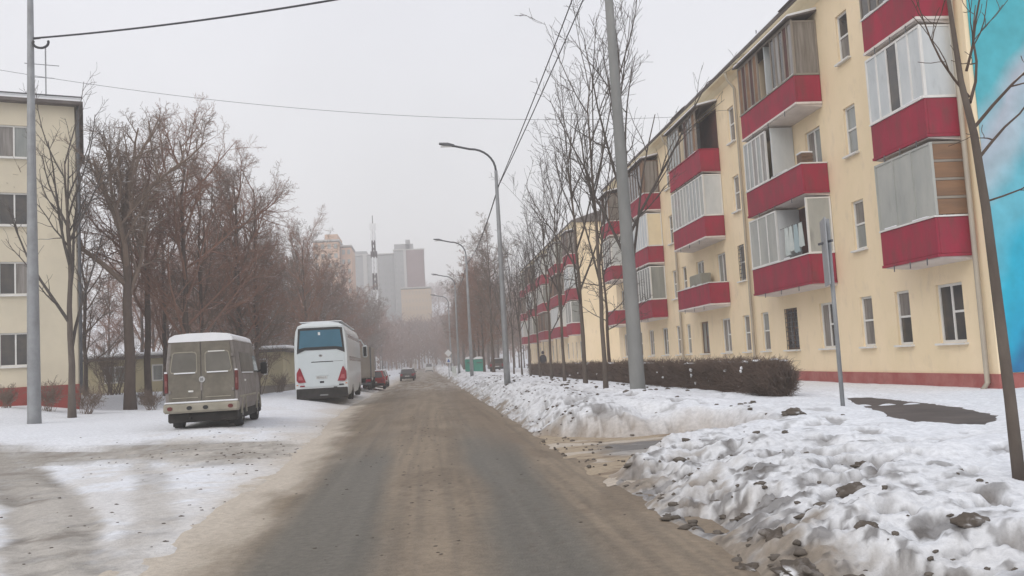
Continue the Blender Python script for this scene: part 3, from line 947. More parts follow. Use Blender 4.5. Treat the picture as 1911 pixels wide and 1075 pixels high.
def balcony(root, u0, u1, z, spec, depth=0.95, detail=True):
    """z: underside of the parapet; parts: slab, parapet panels, ledge, glazing"""
    rnd = random.Random(int(u0 * 100 + z * 1000))
    sl = MB()
    sl.prism([(0.0, z - 0.17), (0.0, z + .02), (depth - .06, z + .02), (depth - .06, z - 0.10)], 'x', u0 + .05, u1 - .05)
    b = sl.build('balcony', 'slab_white', root)
    # parapet: front and two ends as separate sheets
    ph = 0.94
    MB().bbox(u0, u1, depth - .06, depth, z, z + ph, .012).build('parapet', 'parapet', b)
    MB().bbox(u0, u0 + .05, 0.02, depth - .062, z, z + ph, .012).build('parapet', 'parapet', b)
    MB().bbox(u1 - .05, u1, 0.02, depth - .062, z, z + ph, .012).build('parapet', 'parapet', b)
    tr = MB()
    tr.box(u0 - .015, u1 + .015, depth - .08, depth + .025, z - .075, z - .003)
    tr.box(u0 - .015, u0 + .07, 0.02, depth - .081, z - .075, z - .003)
    tr.build('slab_edge', 'parapet' if rnd.random() < 0.4 else 'slab_white', b)
    if spec.get('drips', True) and detail:
        for k in range(3):
            uu = u0 + (u1 - u0) * (k + .6) / 3.4
            MB().tube([(uu, depth + .03, z - .06), (uu, depth + .04, z - .24)], .016, 5).build('drain_spout', 'metal_dark', b)
    lg = MB()
    lg.box(u0 - .02, u1 + .02, depth - .09, depth + .03, z + ph + .002, z + ph + .045)
    lg.box(u0 - .02, u0 + .08, 0.02, depth - .091, z + ph + .002, z + ph + .045)
    lg.build('ledge', spec.get('ledge', 'white_paint'), b)
    if detail:
        sp_ = MB()
        for q in range(3):
            a_ = u0 + (u1 - u0) * rnd.uniform(0, .8); c_ = min(u1, a_ + rnd.uniform(.3, 1.0))
            sp_.bbox(a_, c_, depth - .018, depth + .028, z + ph + .0455, z + ph + .0455 + rnd.uniform(.02, .045), .015)
        sp_.build('snow_strip', 'snow_plain', b)
    za, zb = z + ph + .046, z + 2.88
    y1 = depth - .02
    y0 = depth - .07
    fr_m = spec.get('frame', 'white_paint')
    for (a, c, kind) in spec.get('front', []):        # fractions along the front, from the near end
        ua, uc = u0 + (u1 - u0) * a, u0 + (u1 - u0) * c
        n = max(1, round((uc - ua) / spec.get('pitch', 0.62)))
        if kind == 'open':
            continue
        fr = MB()
        iw = (uc - ua) / n
        for k in range(n + 1):
            fr.box(ua + iw * k - .03, ua + iw * k + .03, y0 - .01, y1 + .012, za, zb)
        zt = za + (zb - za) * 0.74
        fr.box(ua, uc, y0, y1 + .008, za, za + .05); fr.box(ua, uc, y0, y1 + .008, zb - .06, zb)
        if kind in ('brown', 'glass') and spec.get('transom', False):
            fr.box(ua, uc, y0, y1 + .006, zt - .03, zt + .03)
        fr.build('glazing_frame', fr_m, b)
        for k in range(n):
            if kind == 'brown':
                pm_ = rnd.choice(['glass_curtain', 'glass_dark', 'glass_dark', 'interior_dark', 'plywood'])
            elif kind == 'white':
                pm_ = 'panel_white'
            elif kind == 'dirty':
                pm_ = 'panel_grey'
            else:
                pm_ = rnd.choice(['glass_grey', 'glass_grey', 'glass_curtain', 'panel_grey'])
            if spec.get('dark_pane') == k and kind == 'white':
                pm_ = 'glass_dark'
            MB().box(ua + iw * k + .032, ua + iw * (k + 1) - .032, y0 + .01, y1 - .012, za + .052, zb - .062).build('glazing_pane', pm_, b)
    e = spec.get('end')
    if e:
        if e == 'boards':
            n = 4
            hh = (zb - za) / n
            for k in range(n):
                MB().bbox(u0 + .01, u0 + .05, .04, depth - .08, za + hh * k + .02, za + hh * (k + 1) - .05, .008).build('board', 'plywood', b)
                MB().box(u0 + .0, u0 + .055, .03, depth - .075, za + hh * (k + 1) - .046, za + hh * (k + 1) + .015).build('batten', 'box_tan', b)
        else:
            pm_ = {'white': 'panel_white', 'grey': 'panel_grey', 'brown': 'glass_curtain', 'glass': 'glass_grey', 'cream': 'trim_cream'}[e]
            MB().box(u0 + .015, u0 + .045, .08, depth - .10, za + .03, zb - .05).build('end_panel', pm_, b)
            fr = MB()
            fr.box(u0 + .0, u0 + .06, .02, .079, za, zb); fr.box(u0 + .0, u0 + .06, depth - .1, depth - .03, za, zb)
            fr.box(u0, u0 + .06, .08, depth - .101, zb - .049, zb); fr.box(u0, u0 + .06, .08, depth - .101, za, za + .029)
            fr.build('end_frame', fr_m if e != 'white' else 'white_paint', b)
    if spec.get('far_end'):
        MB().box(u1 - .05, u1 - .012, .03, depth - .08, za, zb).build('end_panel', 'panel_grey', b)
    if spec.get('partition'):
        uc = (u0 + u1) / 2
        MB().box(uc - .03, uc + .03, .02, depth - .075, za - .9, zb + .0).build('partition', 'panel_white', b)
    if spec.get('inner'):
        MB().box(u0 + .07, (u0 + u1) / 2 - .05, .012, .03, z + .03, zb - .02).build('back_panel', 'interior_dark', b)
    if spec.get('roof'):
        rf = MB()
        rf.prism([(-.0, zb + .28), (0.0, zb + .34), (depth + .16, zb + .10), (depth + .16, zb + .04)], 'x', u0 - .12, u1 + .12)
        rf.build('canopy', 'roof_dark', b)
        sc = MB()
        sc.prism([(-.0, zb + .345), (0.0, zb + .44), (depth + .10, zb + .19), (depth + .14, zb + .108)], 'x', u0 - .1, u1 + .1)
        sc.build('snow_cap', 'snow_plain', b)
        fs = MB()
        fs.box(u0, u1, depth - .07, depth - .02, zb + .002, zb + .05)
        fs.build('fascia', fr_m, b)
    return b


FLOOR = [0.75, 3.85, 6.95, 10.05]                 # levels of balcony parapets / floors, from datum
EAVE = 13.75


def block(label, loc, rz, L, cols, bal, pipes, detail=True, wall='wall_yellow', plinth='plinth_red', seed=1, mural=False, base=0.2, group=None):
    rnd = random.Random(seed)
    root = thing('apartment_block', label, 'apartment building', loc, rz, group)
    op = []
    wins = []
    for u, kind in cols:
        w = 1.2 if kind == 'w' else 0.78
        for fl, z in enumerate(FLOOR):
            za, h = z + 0.83, 1.58
            behind = any(a - .1 < u < b + .1 for a, b, *_ in bal)
            if fl and behind:
                za, h = z + 0.12, 2.25                 # balcony door
            op.append((u - w / 2, u + w / 2, za, za + h))
            wins.append((u, za, w, h, kind, fl, behind))
    wm = facade_wall(L, base, EAVE, op)
    wl = wm.build('wall', wall, root)
    pl = MB()
    pl.box(-.04, L + .04, -12.04, .04, base - .9, 0.76)
    pl.build('plinth', plinth, root)
    for u, za, w, h, kind, fl, behind in wins:
        mull = 1 if kind == 'w' else 0
        frame = 'white_paint' if (kind == 'n' or rnd.random() < 0.6 or fl == 0 and u < 10) else 'frame_brown'
        pane = rnd.choice(['glass_dark', 'glass_dark', 'glass_curtain', 'glass_grey'])
        f = put_window(root, u, za, w, h, 'plain' if behind and fl else 'bar', pane, rnd, detail and not (behind and fl), mull, frame)
        if detail and fl == 0 and abs(u - 12.1) < .2:
            grille(f, w, h)
        if detail and fl == 1 and abs(u - 16.85) < .3:
            grille(f, w, h)
    # roof: low double pitch with an eave, gutter and snow
    rf = MB()
    e = 0.55
    rf.prism([(e, EAVE + .02), (e, EAVE + .16), (-6, EAVE + 2.2), (-12 - e, EAVE + .16), (-12 - e, EAVE + .02)], 'x', -.25, L + .25)
    r = rf.build('roof', 'roof_dark', root)
    sn = MB()
    sn.prism([(e - .02, EAVE + .165), (e - .1, EAVE + .30), (-6, EAVE + 2.38), (-12 - e + .1, EAVE + .30), (-12 - e + .02, EAVE + .165), (-6, EAVE + 2.205)], 'x', -.22, L + .22)
    sn.build('snow_cap', 'snow_plain', r)
    co = MB()
    co.prism([(0.005, EAVE - .28), (0.005, EAVE + .018), (.5, EAVE + .018), (.5, EAVE - .06), (.16, EAVE - .10)], 'x', -.1, L + .1)
    co.build('cornice', 'trim_cream', r)
    if detail:
        for k, u in enumerate((8.2, 19.0, 33.0)):
            ch = MB().box(u - .4, u + .4, -5.2, -4.2, EAVE + 1.6, EAVE + 3.0).build('chimney', 'plinth_red', r)
            MB().tube([(u + 1.5, -3.0, EAVE + 1.1), (u + 1.5, -3.0, EAVE + 3.6)], .025, 5).build('antenna', 'metal_dark', r)
        for u0, u1 in ((6.9, 9.6), (21.7, 24.0)):                 # raised snow guards on the eave
            MB().prism([(e + .02, EAVE + .12), (e + .10, EAVE + .14), (e - .5, EAVE + .56), (e - .56, EAVE + .5)], 'x', u0, u1).build('snow_guard', 'roof_dark', r)
    for u in pipes:
        d = MB()
        d.tube([(u, .5, EAVE - .02), (u, .42, EAVE - .35), (u, .13, EAVE - .75), (u, .13, .55), (u, .3, .35)], .065, 8)
        d.build('drainpipe', 'pipe', root, True)
    for a, b_, specs in bal:
        for fl, sp in zip((1, 2, 3), specs):
            if sp is not None:
                balcony(root, a, b_, FLOOR[fl], sp, detail=detail)
    if mural:
        MB().box(-.03, -.008, -11.9, -.12, .78, EAVE - .05).build('mural', 'mural', root)
    return root


W, B_ = 'white_paint', 'frame_brown'
Y0 = 20.6


def U(y): return y - Y0


cols = [(U(y), k) for y, k in ((22.35, 'w'), (24.7, 'n'), (26.85, 'n'), (29.6, 'w'), (32.7, 'w'), (35.3, 'n'), (37.45, 'n'), (40.1, 'w'), (43.3, 'w'), (46.05, 'n'),
                               (48.0, 'n'), (50.7, 'w'), (53.9, 'w'), (56.6, 'n'), (58.8, 'n'), (61.0, 'w'))]
bal_specs = [
    (U(21.1), U(23.85), ({'front': [(0, 1, 'dirty')], 'end': 'boards', 'frame': 'panel_grey', 'pitch': .95},
                         {'front': [(0, 1, 'white')], 'end': 'white', 'dark_pane': 2, 'pitch': .55},
                         {'front': [(0, 1, 'brown')], 'end': 'brown', 'frame': 'box_tan', 'pitch': .5, 'roof': 1})),
    (U(28.6), U(33.8), ({'front': [(.5, 1, 'dirty')], 'end': 'grey', 'inner': 1, 'partition': 1, 'frame': W, 'pitch': .8},
                        {'front': [(.58, 1, 'glass')], 'partition': 1, 'frame': W, 'pitch': .4, 'far_end': 1},
                        {'front': [(0, .36, 'brown'), (.62, 1, 'brown')], 'end': 'brown', 'frame': 'box_tan', 'pitch': .36, 'roof': 1, 'partition': 1, 'ledge': 'cabinet_grey'})),
    (U(39.2), U(44.35), ({'front': []},
                         {'front': [(0, 1, 'glass')], 'end': 'white', 'frame': W, 'pitch': .5},
                         {'front': [(.1, .45, 'brown'), (.62, 1, 'glass')], 'frame': 'box_tan', 'pitch': .5, 'roof': 1, 'partition': 1, 'ledge': 'parapet', 'inner': 1})),
    (U(49.7), U(54.9), ({'front': [(0, 1, 'glass')], 'end': 'glass', 'frame': W, 'pitch': .6},
                        {'front': [(0, 1, 'white')], 'end': 'cream', 'pitch': .6},
                        {'front': [(0, 1, 'brown')], 'end': 'brown', 'frame': B_, 'roof': 1})),
    (U(59.7), U(62.45), ({'front': []},
                         {'front': [(0, 1, 'glass')], 'end': 'white'},
                         {'front': [(0, 1, 'brown')], 'end': 'brown', 'frame': B_, 'roof': 1})),
]
bA = block('long yellow four storey block with dark red balconies and a blue painted gable', (14.0, Y0, 0), PI / 2, 42.4, cols, bal_specs,
           (0.28, U(36.4), U(46.9), U(57.7)), True, mural=True, seed=3)
far_specs = [(a, b, tuple({'front': [(0, 1, k)], 'end': e, 'frame': f, 'roof': 1 if i == 2 else 0} for i, (k, e, f) in enumerate(((('glass', 'glass', W), ('white', 'white', W), ('brown', 'brown', B_))[(j + q) % 3] for q in range(3)))))
             for j, (a, b, _) in enumerate(bal_specs)]
bB = block('yellow block with red balconies beyond the first one, half hidden by bare street trees', (14.0, 77.4, 0.0), PI / 2, 42.4, cols, far_specs, (0.3, 15.8, 26.3), False, seed=8)

# the block on the left: facade across the view
colsL = [(u, 'w') for u in (2.35, 5.6, 8.8, 12.0, 15.2, 18.4, 21.6)]
rootL = thing('apartment_block', 'beige four storey block at the left edge with dark red base', 'apartment building', (-14.95, 40.0, 0.0), PI + math.radians(20.0))
opL, winL = [], []
for u, _ in colsL:
    for z in (2.66, 5.68, 8.66, 11.6):
        opL.append((u - .62, u + .62, z, z + 1.42)); winL.append((u, z))
facade_wall(24, 1.0, 14.0, opL, thick=11).build('wall', 'wall_beige', rootL)
MB().box(-.04, 24.04, -11.04, .04, 0.2, 1.78).build('plinth', 'plinth_dark', rootL)
rnd = random.Random(5)
for u, z in winL:
    put_window(rootL, u, z, 1.24, 1.42, 'plain', rnd.choice(['glass_grey', 'glass_grey', 'glass_dark']), rnd, True, 1)
r = MB().prism([(.45, 14.0), (.45, 14.14), (-5.5, 15.0), (-11.4, 14.14), (-11.4, 14.0)], 'x', -.35, 24.3).build('roof', 'roof_dark', rootL)
MB().prism([(.40, 14.145), (.36, 14.3), (-5.5, 15.2), (-11.3, 14.3), (-11.35, 14.145), (-5.5, 15.005)], 'x', -.3, 24.2).build('snow_cap', 'snow_plain', r)
MB().box(-.3, 24.2, .401, .44, 14.30, 14.36).build('roof_rail', 'metal_dark', r)
aa = MB().tube([(1.15, -1.5, 14.3), (1.15, -1.5, 17.2)], .03, 5)
aa.tube([(.6, -1.5, 16.3), (2.0, -1.5, 16.3)], .02, 4); aa.tube([(.8, -1.5, 15.7), (1.6, -1.5, 15.7)], .02, 4)
aa.build('antenna', 'metal_grey', r)
MB().tube([(-.12, .12, 14.0), (-.12, .12, 1.4)], .07, 8).build('drainpipe', 'metal_dark', rootL, True)

# low building behind the left trees
lb = thing('low_building', 'low yellow building with snowy flat roof behind the left trees', 'building', (-17.2, 60.0, 0))
MB().box(-11, 7.8, 0, 9, .3, 3.2).build('wall', 'low_yellow', lb)
MB().box(-11.05, 7.85, -.05, 9.05, .2, 1.0).build('plinth', 'box_tan', lb)
r = MB().box(-11.4, 8.2, -.4, 9.4, 3.2, 3.36).build('roof', 'roof_dark', lb)
MB().bbox(-11.35, 8.15, -.36, 9.3, 3.362, 3.62, .08).build('snow_cap', 'snow_plain', r)
for k in range(6):
    f = MB().box(-9.6 + k * 3, -8.2 + k * 3, -.03, .0, 1.7, 2.8).build('window', 'white_paint', lb)
    MB().box(-9.5 + k * 3, -8.95 + k * 3, -.045, -.031, 1.8, 2.7).build('pane', 'glass_grey', f)
    MB().box(-8.85 + k * 3, -8.3 + k * 3, -.045, -.031, 1.8, 2.7).build('pane', 'glass_grey', f)


def tower(name, label, x0, x1, y, d, z0, z1, m, rows, colsn, wm='glass_grey', tops=(), strips=()):
    t = thing(name, label, 'tower block', ((x0 + x1) / 2, y, z0))
    w = (x1 - x0) / 2
    h = z1 - z0
    MB().box(-w, w, 0, d, 0, h).build('wall', m, t)
    fh = h / rows
    cw = 2 * w / colsn
    wmsh = MB().box(-cw * .26, cw * .26, -.12, 0.0, -fh * .24, fh * .24).mesh('window')
    wmsh.materials.append(M[wm])
    cnt = 0
    for r_ in range(int(rows * 0.25), rows):
        for c in range(colsn):
            xc = -w + cw * (c + .5)
            if any(a < xc / w < b for a, b, _ in strips):
                continue
            link('window', wmsh, None, t, (xc, 0, fh * (r_ + .55)))
            cnt += 1
    for a, b, m2 in strips:
        MB().box(a * w, b * w, -.35, -.0, 0, h + .3).build('wall_panel', m2, t)
    MB().box(-w - .2, w + .2, -.4, d + .2, h + .31, h + .8).build('roof', 'tower_pale', t)
    for (a, b, hh) in tops:
        MB().box(a * w, b * w, 1, d - 1, h + .8, h + .8 + hh).build('roof_house', m, t)
    return t


tower('tower_block', 'orange beige tower block rising above the left trees', -33.5, -25.5, 280, 18, 0, 42.0, 'tower_orange', 14, 4, tops=((-.1, .9, 1.8),))
tower('tower_block', 'paler narrow beige tower standing against the orange tower', -25.3, -22.0, 284, 15, 0, 40.6, 'tower_orange', 13, 2)
tower('tower_block', 'pale grey tower block left of the tallest tower, behind the lattice mast', -31.0, -11.9, 386, 18, 8, 50.5, 'tower_grey', 15, 8, tops=((-.9, -.2, 1.5),), strips=((-.38, -.2, 'tower_pale'), (.1, .28, 'tower_pale')))
tower('tower_block', 'tallest grey tower with mauve brick panel and a roof cabin with spike', -11.6, 1.4, 380, 20, 8, 51.2, 'tower_grey', 16, 6, tops=((-.95, .3, 2.4), (-.2, .1, 4.2)), strips=((-.18, .99, 'tower_mauve'), (-.36, -.2, 'tower_pale')))
tower('apartment_block', 'wide pale orange block standing on the slope below the mauve tower', -8.5, 3.4, 352, 14, 4, 32.2, 'block_orange', 9, 9, wm='hazed_window')

# lattice mast
mast = thing('lattice_mast', 'tall thin red and white lattice mast rising above the left trees', 'mast', (-11.55, 220, 0.0))
nsec = 9
for k in range(nsec):
    z0, z1 = 0.5 + k * 4.1, 0.5 + (k + 1) * 4.1
    s0, s1 = .62 - .04 * k, .62 - .04 * (k + 1)
    mbm = MB()
    C4 = ((1, 1), (1, -1), (-1, -1), (-1, 1))
    for q in range(4):
        a, b = C4[q], C4[(q + 1) % 4]
        mbm.tube([(a[0] * s0, a[1] * s0, z0), (a[0] * s1, a[1] * s1, z1)], .19, 4)
        for j in range(3):
            f0, f1 = j / 3, (j + 1) / 3
            za, zb = z0 + (z1 - z0) * f0, z0 + (z1 - z0) * f1
            sa, sb = s0 + (s1 - s0) * f0, s0 + (s1 - s0) * f1
            mbm.tube([(a[0] * sa, a[1] * sa, za), (b[0] * sb, b[1] * sb, zb)], .10, 3)
    mbm.build('mast_section', 'mast_dark' if k % 2 else 'mast_white', mast)
for z, s_ in ((36, .8), (33.5, .7), (29, .8)):
    MB().box(-s_, s_, -.3, .3, z, z + 1.6).build('antenna_panel', 'mast_white' if z != 29 else 'mast_dark', mast)
MB().tube([(0, 0, 37.4), (0, 0, 39.6)], .1, 5).build('antenna_rod', 'mast_dark', mast)

# ------------------------------------------------------------------ poles, lamps, wires
def curve_pts(p0, p1, sag, n=24):
    p0, p1 = Vector(p0), Vector(p1)
    out = []
    for i in range(n + 1):
        t = i / n
        p = p0.lerp(p1, t)
        p.z -= sag * 4 * t * (1 - t)
        out.append(p)
    return out


def lamp(label, y, x=3.62):
    g0 = gz(x, y)
    t = thing('street_lamp', label, 'street lamp', (x, y, g0), 0, 'curved arm street lamps along the right kerb')
    H = 10.5 - 0.0 - g0
    MB().tube([(0, 0, -.3), (0, 0, 1.2), (0, 0, 5.5), (0.0, 0, H)], [.15, .14, .11, .075], 10).build('pole', 'metal_grey', t, True)
    arm = [(0, 0, H)]
    for k in range(1, 9):
        a = PI / 2 * k / 8
        arm.append((-1.15 * (1 - math.cos(a)), 0, H + 1.05 * math.sin(a)))
    arm += [(-1.8, 0, H + 1.2), (-1.95, 0, H + 1.23)]
    MB().tube(arm, .05, 8).build('arm', 'metal_dark', t, True)
    hd = MB()
    hd.loft([[(-1.85, -.07, H + 1.18), (-1.85, .07, H + 1.18), (-1.85, .06, H + 1.28), (-1.85, -.06, H + 1.28)],
             [(-2.15, -.15, H + 1.22), (-2.15, .15, H + 1.22), (-2.15, .11, H + 1.36), (-2.15, -.11, H + 1.36)],
             [(-2.55, -.11, H + 1.32), (-2.55, .11, H + 1.32), (-2.55, .08, H + 1.38), (-2.55, -.08, H + 1.38)]])
    h = hd.build('lamp_head', 'metal_dark', t)
    MB().box(-2.48, -1.98, -.09, .09, H + 1.19, H + 1.215).build('lens', 'lens_white', h)
    MB().bbox(-.14, .14, -.12, .12, .5, 1.0, .02).build('service_box', 'metal_grey', t)
    return t


lamp('nearest curved arm street lamp, beside the row of young trees', 40)
lamp('second curved arm street lamp from the camera, shorter in view behind the nearest', 71)
lamp('third curved arm street lamp, right of the distant road signs', 98.5)
lamp('farthest curved arm street lamp, faint before the right hand wood', 127.5)

g0 = gz(5.65, 23.6)
cp = thing('utility_pole', 'thick tapered grey concrete pole on the right snow bank by the hedge', 'utility pole', (5.66, 23.6, g0))
MB().tube([(0.02, 0, -.3), (0, 0, .1), (-.02, 0, 3), (-.05, 0, 7), (-.11, 0, 13.0)], [.225, .21, .185, .15, .10], 14).build('pole', 'concrete', cp, True)
ca = MB(); ca.tube([(-.5, 0, 12.5), (.4, 0, 12.5)], .04, 6)
ca.build('crossarm', 'metal_dark', cp)

lp = thing('utility_pole', 'tall grey steel pole at the left edge before the beige block', 'utility pole', (-13.42, 32.0, gz(-13.42, 32)))
MB().tube([(0, 0, -.3), (0, 0, .25), (0, 0, 4.5), (0, 0, 9), (0.02, 0, 15.6)], [.25, .22, .19, .145, .095], 12).build('pole', 'metal_grey', lp, True)
bk = MB(); bk.tube([(.06, 0, 13.55), (.35, 0, 13.58)], .03, 6); bk.build('bracket', 'metal_dark', lp)

# wire with a slack loop from the left pole to the concrete pole
w = MB()
wp = curve_pts((-13.3, 32, 14.08), (5.55, 23.6, 13.25), .35, 30)
w.tube(wp, .035, 5)
tag(w.build('overhead_cable', 'wire'), 'thick cable crossing the street high up from the left pole', 'cable')
lo = MB()
lo.tube([(-13.06 + .26 * math.cos(a) + .04, 31.9, 13.88 + .2 * math.sin(a)) for a in [PI * k / 10 for k in range(9, 22)]], .045, 5)
tag(lo.build('cable_loop', 'wire'), 'dark slack loop hanging where the cable meets the left pole', 'cable')
for k, (dx, dz, lab) in enumerate(((-.28, 0.0, 'left one of two parallel wires running along the street lamps'), (.12, .1, 'right one of two parallel wires running along the street lamps'))):
    w = MB()
    w.tube(curve_pts((5.5 + dx, 23.6, gz(5.6, 23.6) + 12.5), (3.72 + dx * .15, 40, 9.75 + dz), .12), .02, 5)
    w.tube(curve_pts((3.72 + dx * .15, 40, 9.75 + dz), (3.72 + dx * .15, 71, 9.75 + dz), .5), .02, 5)
    w.tube(curve_pts((3.72 + dx * .15, 71, 9.75 + dz), (3.72 + dx * .15, 98.5, 9.75 + dz), .4), .02, 4)
    tag(w.build('overhead_wire', 'wire'), lab, 'wire')
w = MB()
w.tube(curve_pts((-22, 44, 17.6), (15.0, 48, 15.0), 1.1, 30), .010, 4)
tag(w.build('overhead_wire', 'wire'), 'thin faint wire crossing the whole sky from roof to roof', 'wire')

# thin post with a sign seen edge-on
sg = thing('sign_post', 'thin grey post with tall narrow sign seen edge-on before the yellow block', 'sign post', (8.2, 17.0, gz(8.2, 17.0)))
MB().tube([(0, 0, -.2), (0, 0, 4.25 - gz(8.2, 17))], .045, 8).build('post', 'metal_grey', sg, True)
zt = 4.25 - gz(8.2, 17.0)
s = MB()
s.prism([(-.10, zt - 1.36), (.07, zt - 1.42), (.07, zt - .02), (-.10, zt)], 'y', -.5, .5)
s2 = MB()
for k in range(2):
    pass
MB().bbox(-.085, -.055, -.36, .36, zt - 1.35, zt, .01).build('sign_plate', 'sign_back', sg, loc=(-.02, 0, 0)).rotation_euler = (0, 0, math.radians(-18))
MB().bbox(-.1, -.05, -.3, .3, zt - .5, zt - .45, .01).build('bracket', 'metal_dark', sg)

# road sign and pedestrian railing in the distance, right side
rs = thing('road_sign', 'distant road sign with two plates on a post right of the road', 'road sign', (2.75, 108, gz(2.9, 108)))
MB().tube([(0, 0, -.3), (0, 0, 3.6)], .05, 6).build('post', 'metal_grey', rs)
MB().prism([(-.45, 2.75), (0, 2.3), (.45, 2.75), (0, 3.2)], 'y', -.09, -.06).build('diamond_plate', 'sign_white', rs)
MB().box(-.32, .32, -.09, -.06, 1.55, 2.2).build('square_plate', 'sign_white', rs)
MB().prism([(-.2, 1.68), (.2, 1.68), (0, 2.06)], 'y', -.1, -.091).build('sign_symbol', 'sign_blue', rs)
fx = [(3.05, 92), (3.05, 96.5), (3.05, 101)]
for k, lab in enumerate(('nearest white and green kerbside railing panel by the green bins', 'middle white and green kerbside railing panel', 'farthest white and green railing panel by the road sign')):
    x, y = fx[k]
    t = thing('pedestrian_railing', lab, 'railing', (x, y, gz(x, y) - .12), 0, 'railing panels along the right kerb')
    for j in range(2):
        MB().tube([(0, j * 3.6, 0), (0, j * 3.6, 1.25)], .05, 6).build('post', 'rail_white', t)
    for z in (.45, 1.15):
        MB().box(-.02, .02, .05, 3.55, z - .03, z + .03).build('rail', 'rail_white', t)
    for j in range(7):
        MB().box(-.015, .015, .35 + j * .46, .43 + j * .46, .49, 1.11).build('baluster', 'rail_green' if j % 2 else 'rail_white', t)

# green containers with snow caps
for k, (x, lab) in enumerate(((4.85, 'left green container with snowy rounded lid beside the far road edge'), (5.95, 'right and broader green container with snowy rounded lid'))):
    wd = .46 if k == 0 else .62
    t = thing('green_container', lab, 'container', (x, 100, gz(x, 100) - .1), 0, 'green containers by the road')
    MB().bbox(-wd, wd, -.5, .5, .1, 1.45, .05).build('body', 'green_box', t)
    lid = MB().prism([(-wd, 1.455)] + [(wd * math.cos(a), 1.455 + .22 * math.sin(a)) for a in [PI * (8 - j) / 8 for j in range(1, 8)]] + [(wd, 1.455)], 'y', -.52, .52).build('lid', 'green_box', t)
    MB().prism([(-wd * .98, 1.50)] + [(wd * .98 * math.cos(a), 1.49 + .30 * math.sin(a)) for a in [PI * (8 - j) / 8 for j in range(1, 8)]] + [(wd * .98, 1.50)], 'y', -.55, .5).build('snow_cap', 'snow_plain', lid)
    MB().box(-wd * .5, wd * .5, -.53, -.501, 1.05, 1.15).build('handle', 'metal_dark', t)

# ------------------------------------------------------------------ vehicles
def wheel(parent, x, y, z, r, wd, name='wheel'):
    tyre = MB()
    prof = [(-wd / 2, r * .62), (-wd / 2, r * .93), (-wd * .36, r), (wd * .36, r), (wd / 2, r * .93), (wd / 2, r * .62)]
    n = 20
    rings = [[(px, pr * math.cos(2 * PI * k / n), pr * math.sin(2 * PI * k / n)) for px, pr in prof] for k in range(n)]
    o = len(tyre.v)
    for rg in rings: tyre.v.extend(rg)
    for k in range(n):
        k2 = (k + 1) % n
        for j in range(len(prof) - 1):
            tyre.f.append((o + k * 6 + j, o + k * 6 + j + 1, o + k2 * 6 + j + 1, o + k2 * 6 + j))
    w = tyre.build(name, 'tyre', parent, True, (x, y, z))
    rim = MB()
    sgn = 1 if x > 0 else -1
    a = sgn * wd * .42
    rim.loft([[(a, r * .63 * math.cos(2 * PI * k / n), r * .63 * math.sin(2 * PI * k / n)) for k in range(n)],
              [(a - sgn * .03, r * .3 * math.cos(2 * PI * k / n), r * .3 * math.sin(2 * PI * k / n)) for k in range(n)],
              [(a + sgn * .02, r * .2 * math.cos(2 * PI * k / n), r * .2 * math.sin(2 * PI * k / n)) for k in range(n)]])
    rim.build('rim', 'rim', w)
    return w


def ring(profile, y, sx=1.0, zmax=9, z_off=0.0):
    h = [(x * sx, min(z, zmax) + z_off) for x, z in profile]
    return [(x, y, z) for x, z in h] + [(-x, y, z) for x, z in reversed(h)]


van = thing('cargo_van', 'dirty grey beige high roof van in the snow on the left, rear doors in view', 'van',
            (-6.36, 26.0, gz(-6.3, 27) - 0.01), math.radians(3.0))
prof = [(.95, .46), (.995, .62), (1.0, 1.0), (.995, 1.35), (.965, 1.75), (.91, 2.25), (.885, 2.42)]
vb = MB()
vb.loft([ring(prof, .0, .975), ring(prof, .05), ring(prof, 1.2), ring(prof, 3.9), ring(prof, 4.15, .99, 2.2), ring(prof, 4.75, .96, 1.45), ring(prof, 5.35, .9, 1.1), ring(prof, 5.48, .82, .95)])
van.scale = (1.0, 1.0, 1.035)
body = vb.build('body', 'van_paint', van)
rp = [(.89, 2.40), (.915, 2.425), (.87, 2.53), (.72, 2.60), (.35, 2.63)]
rb = MB()
rb.loft([ring(rp, -.03, .97), ring(rp, .10), ring(rp, 2.0, 1.0), ring(rp, 3.6, .99), ring([(x, 2.22 + (z - 2.40) * .5) for x, z in rp], 4.2, .94)])
rb.build('roof', 'snow_plain', van)
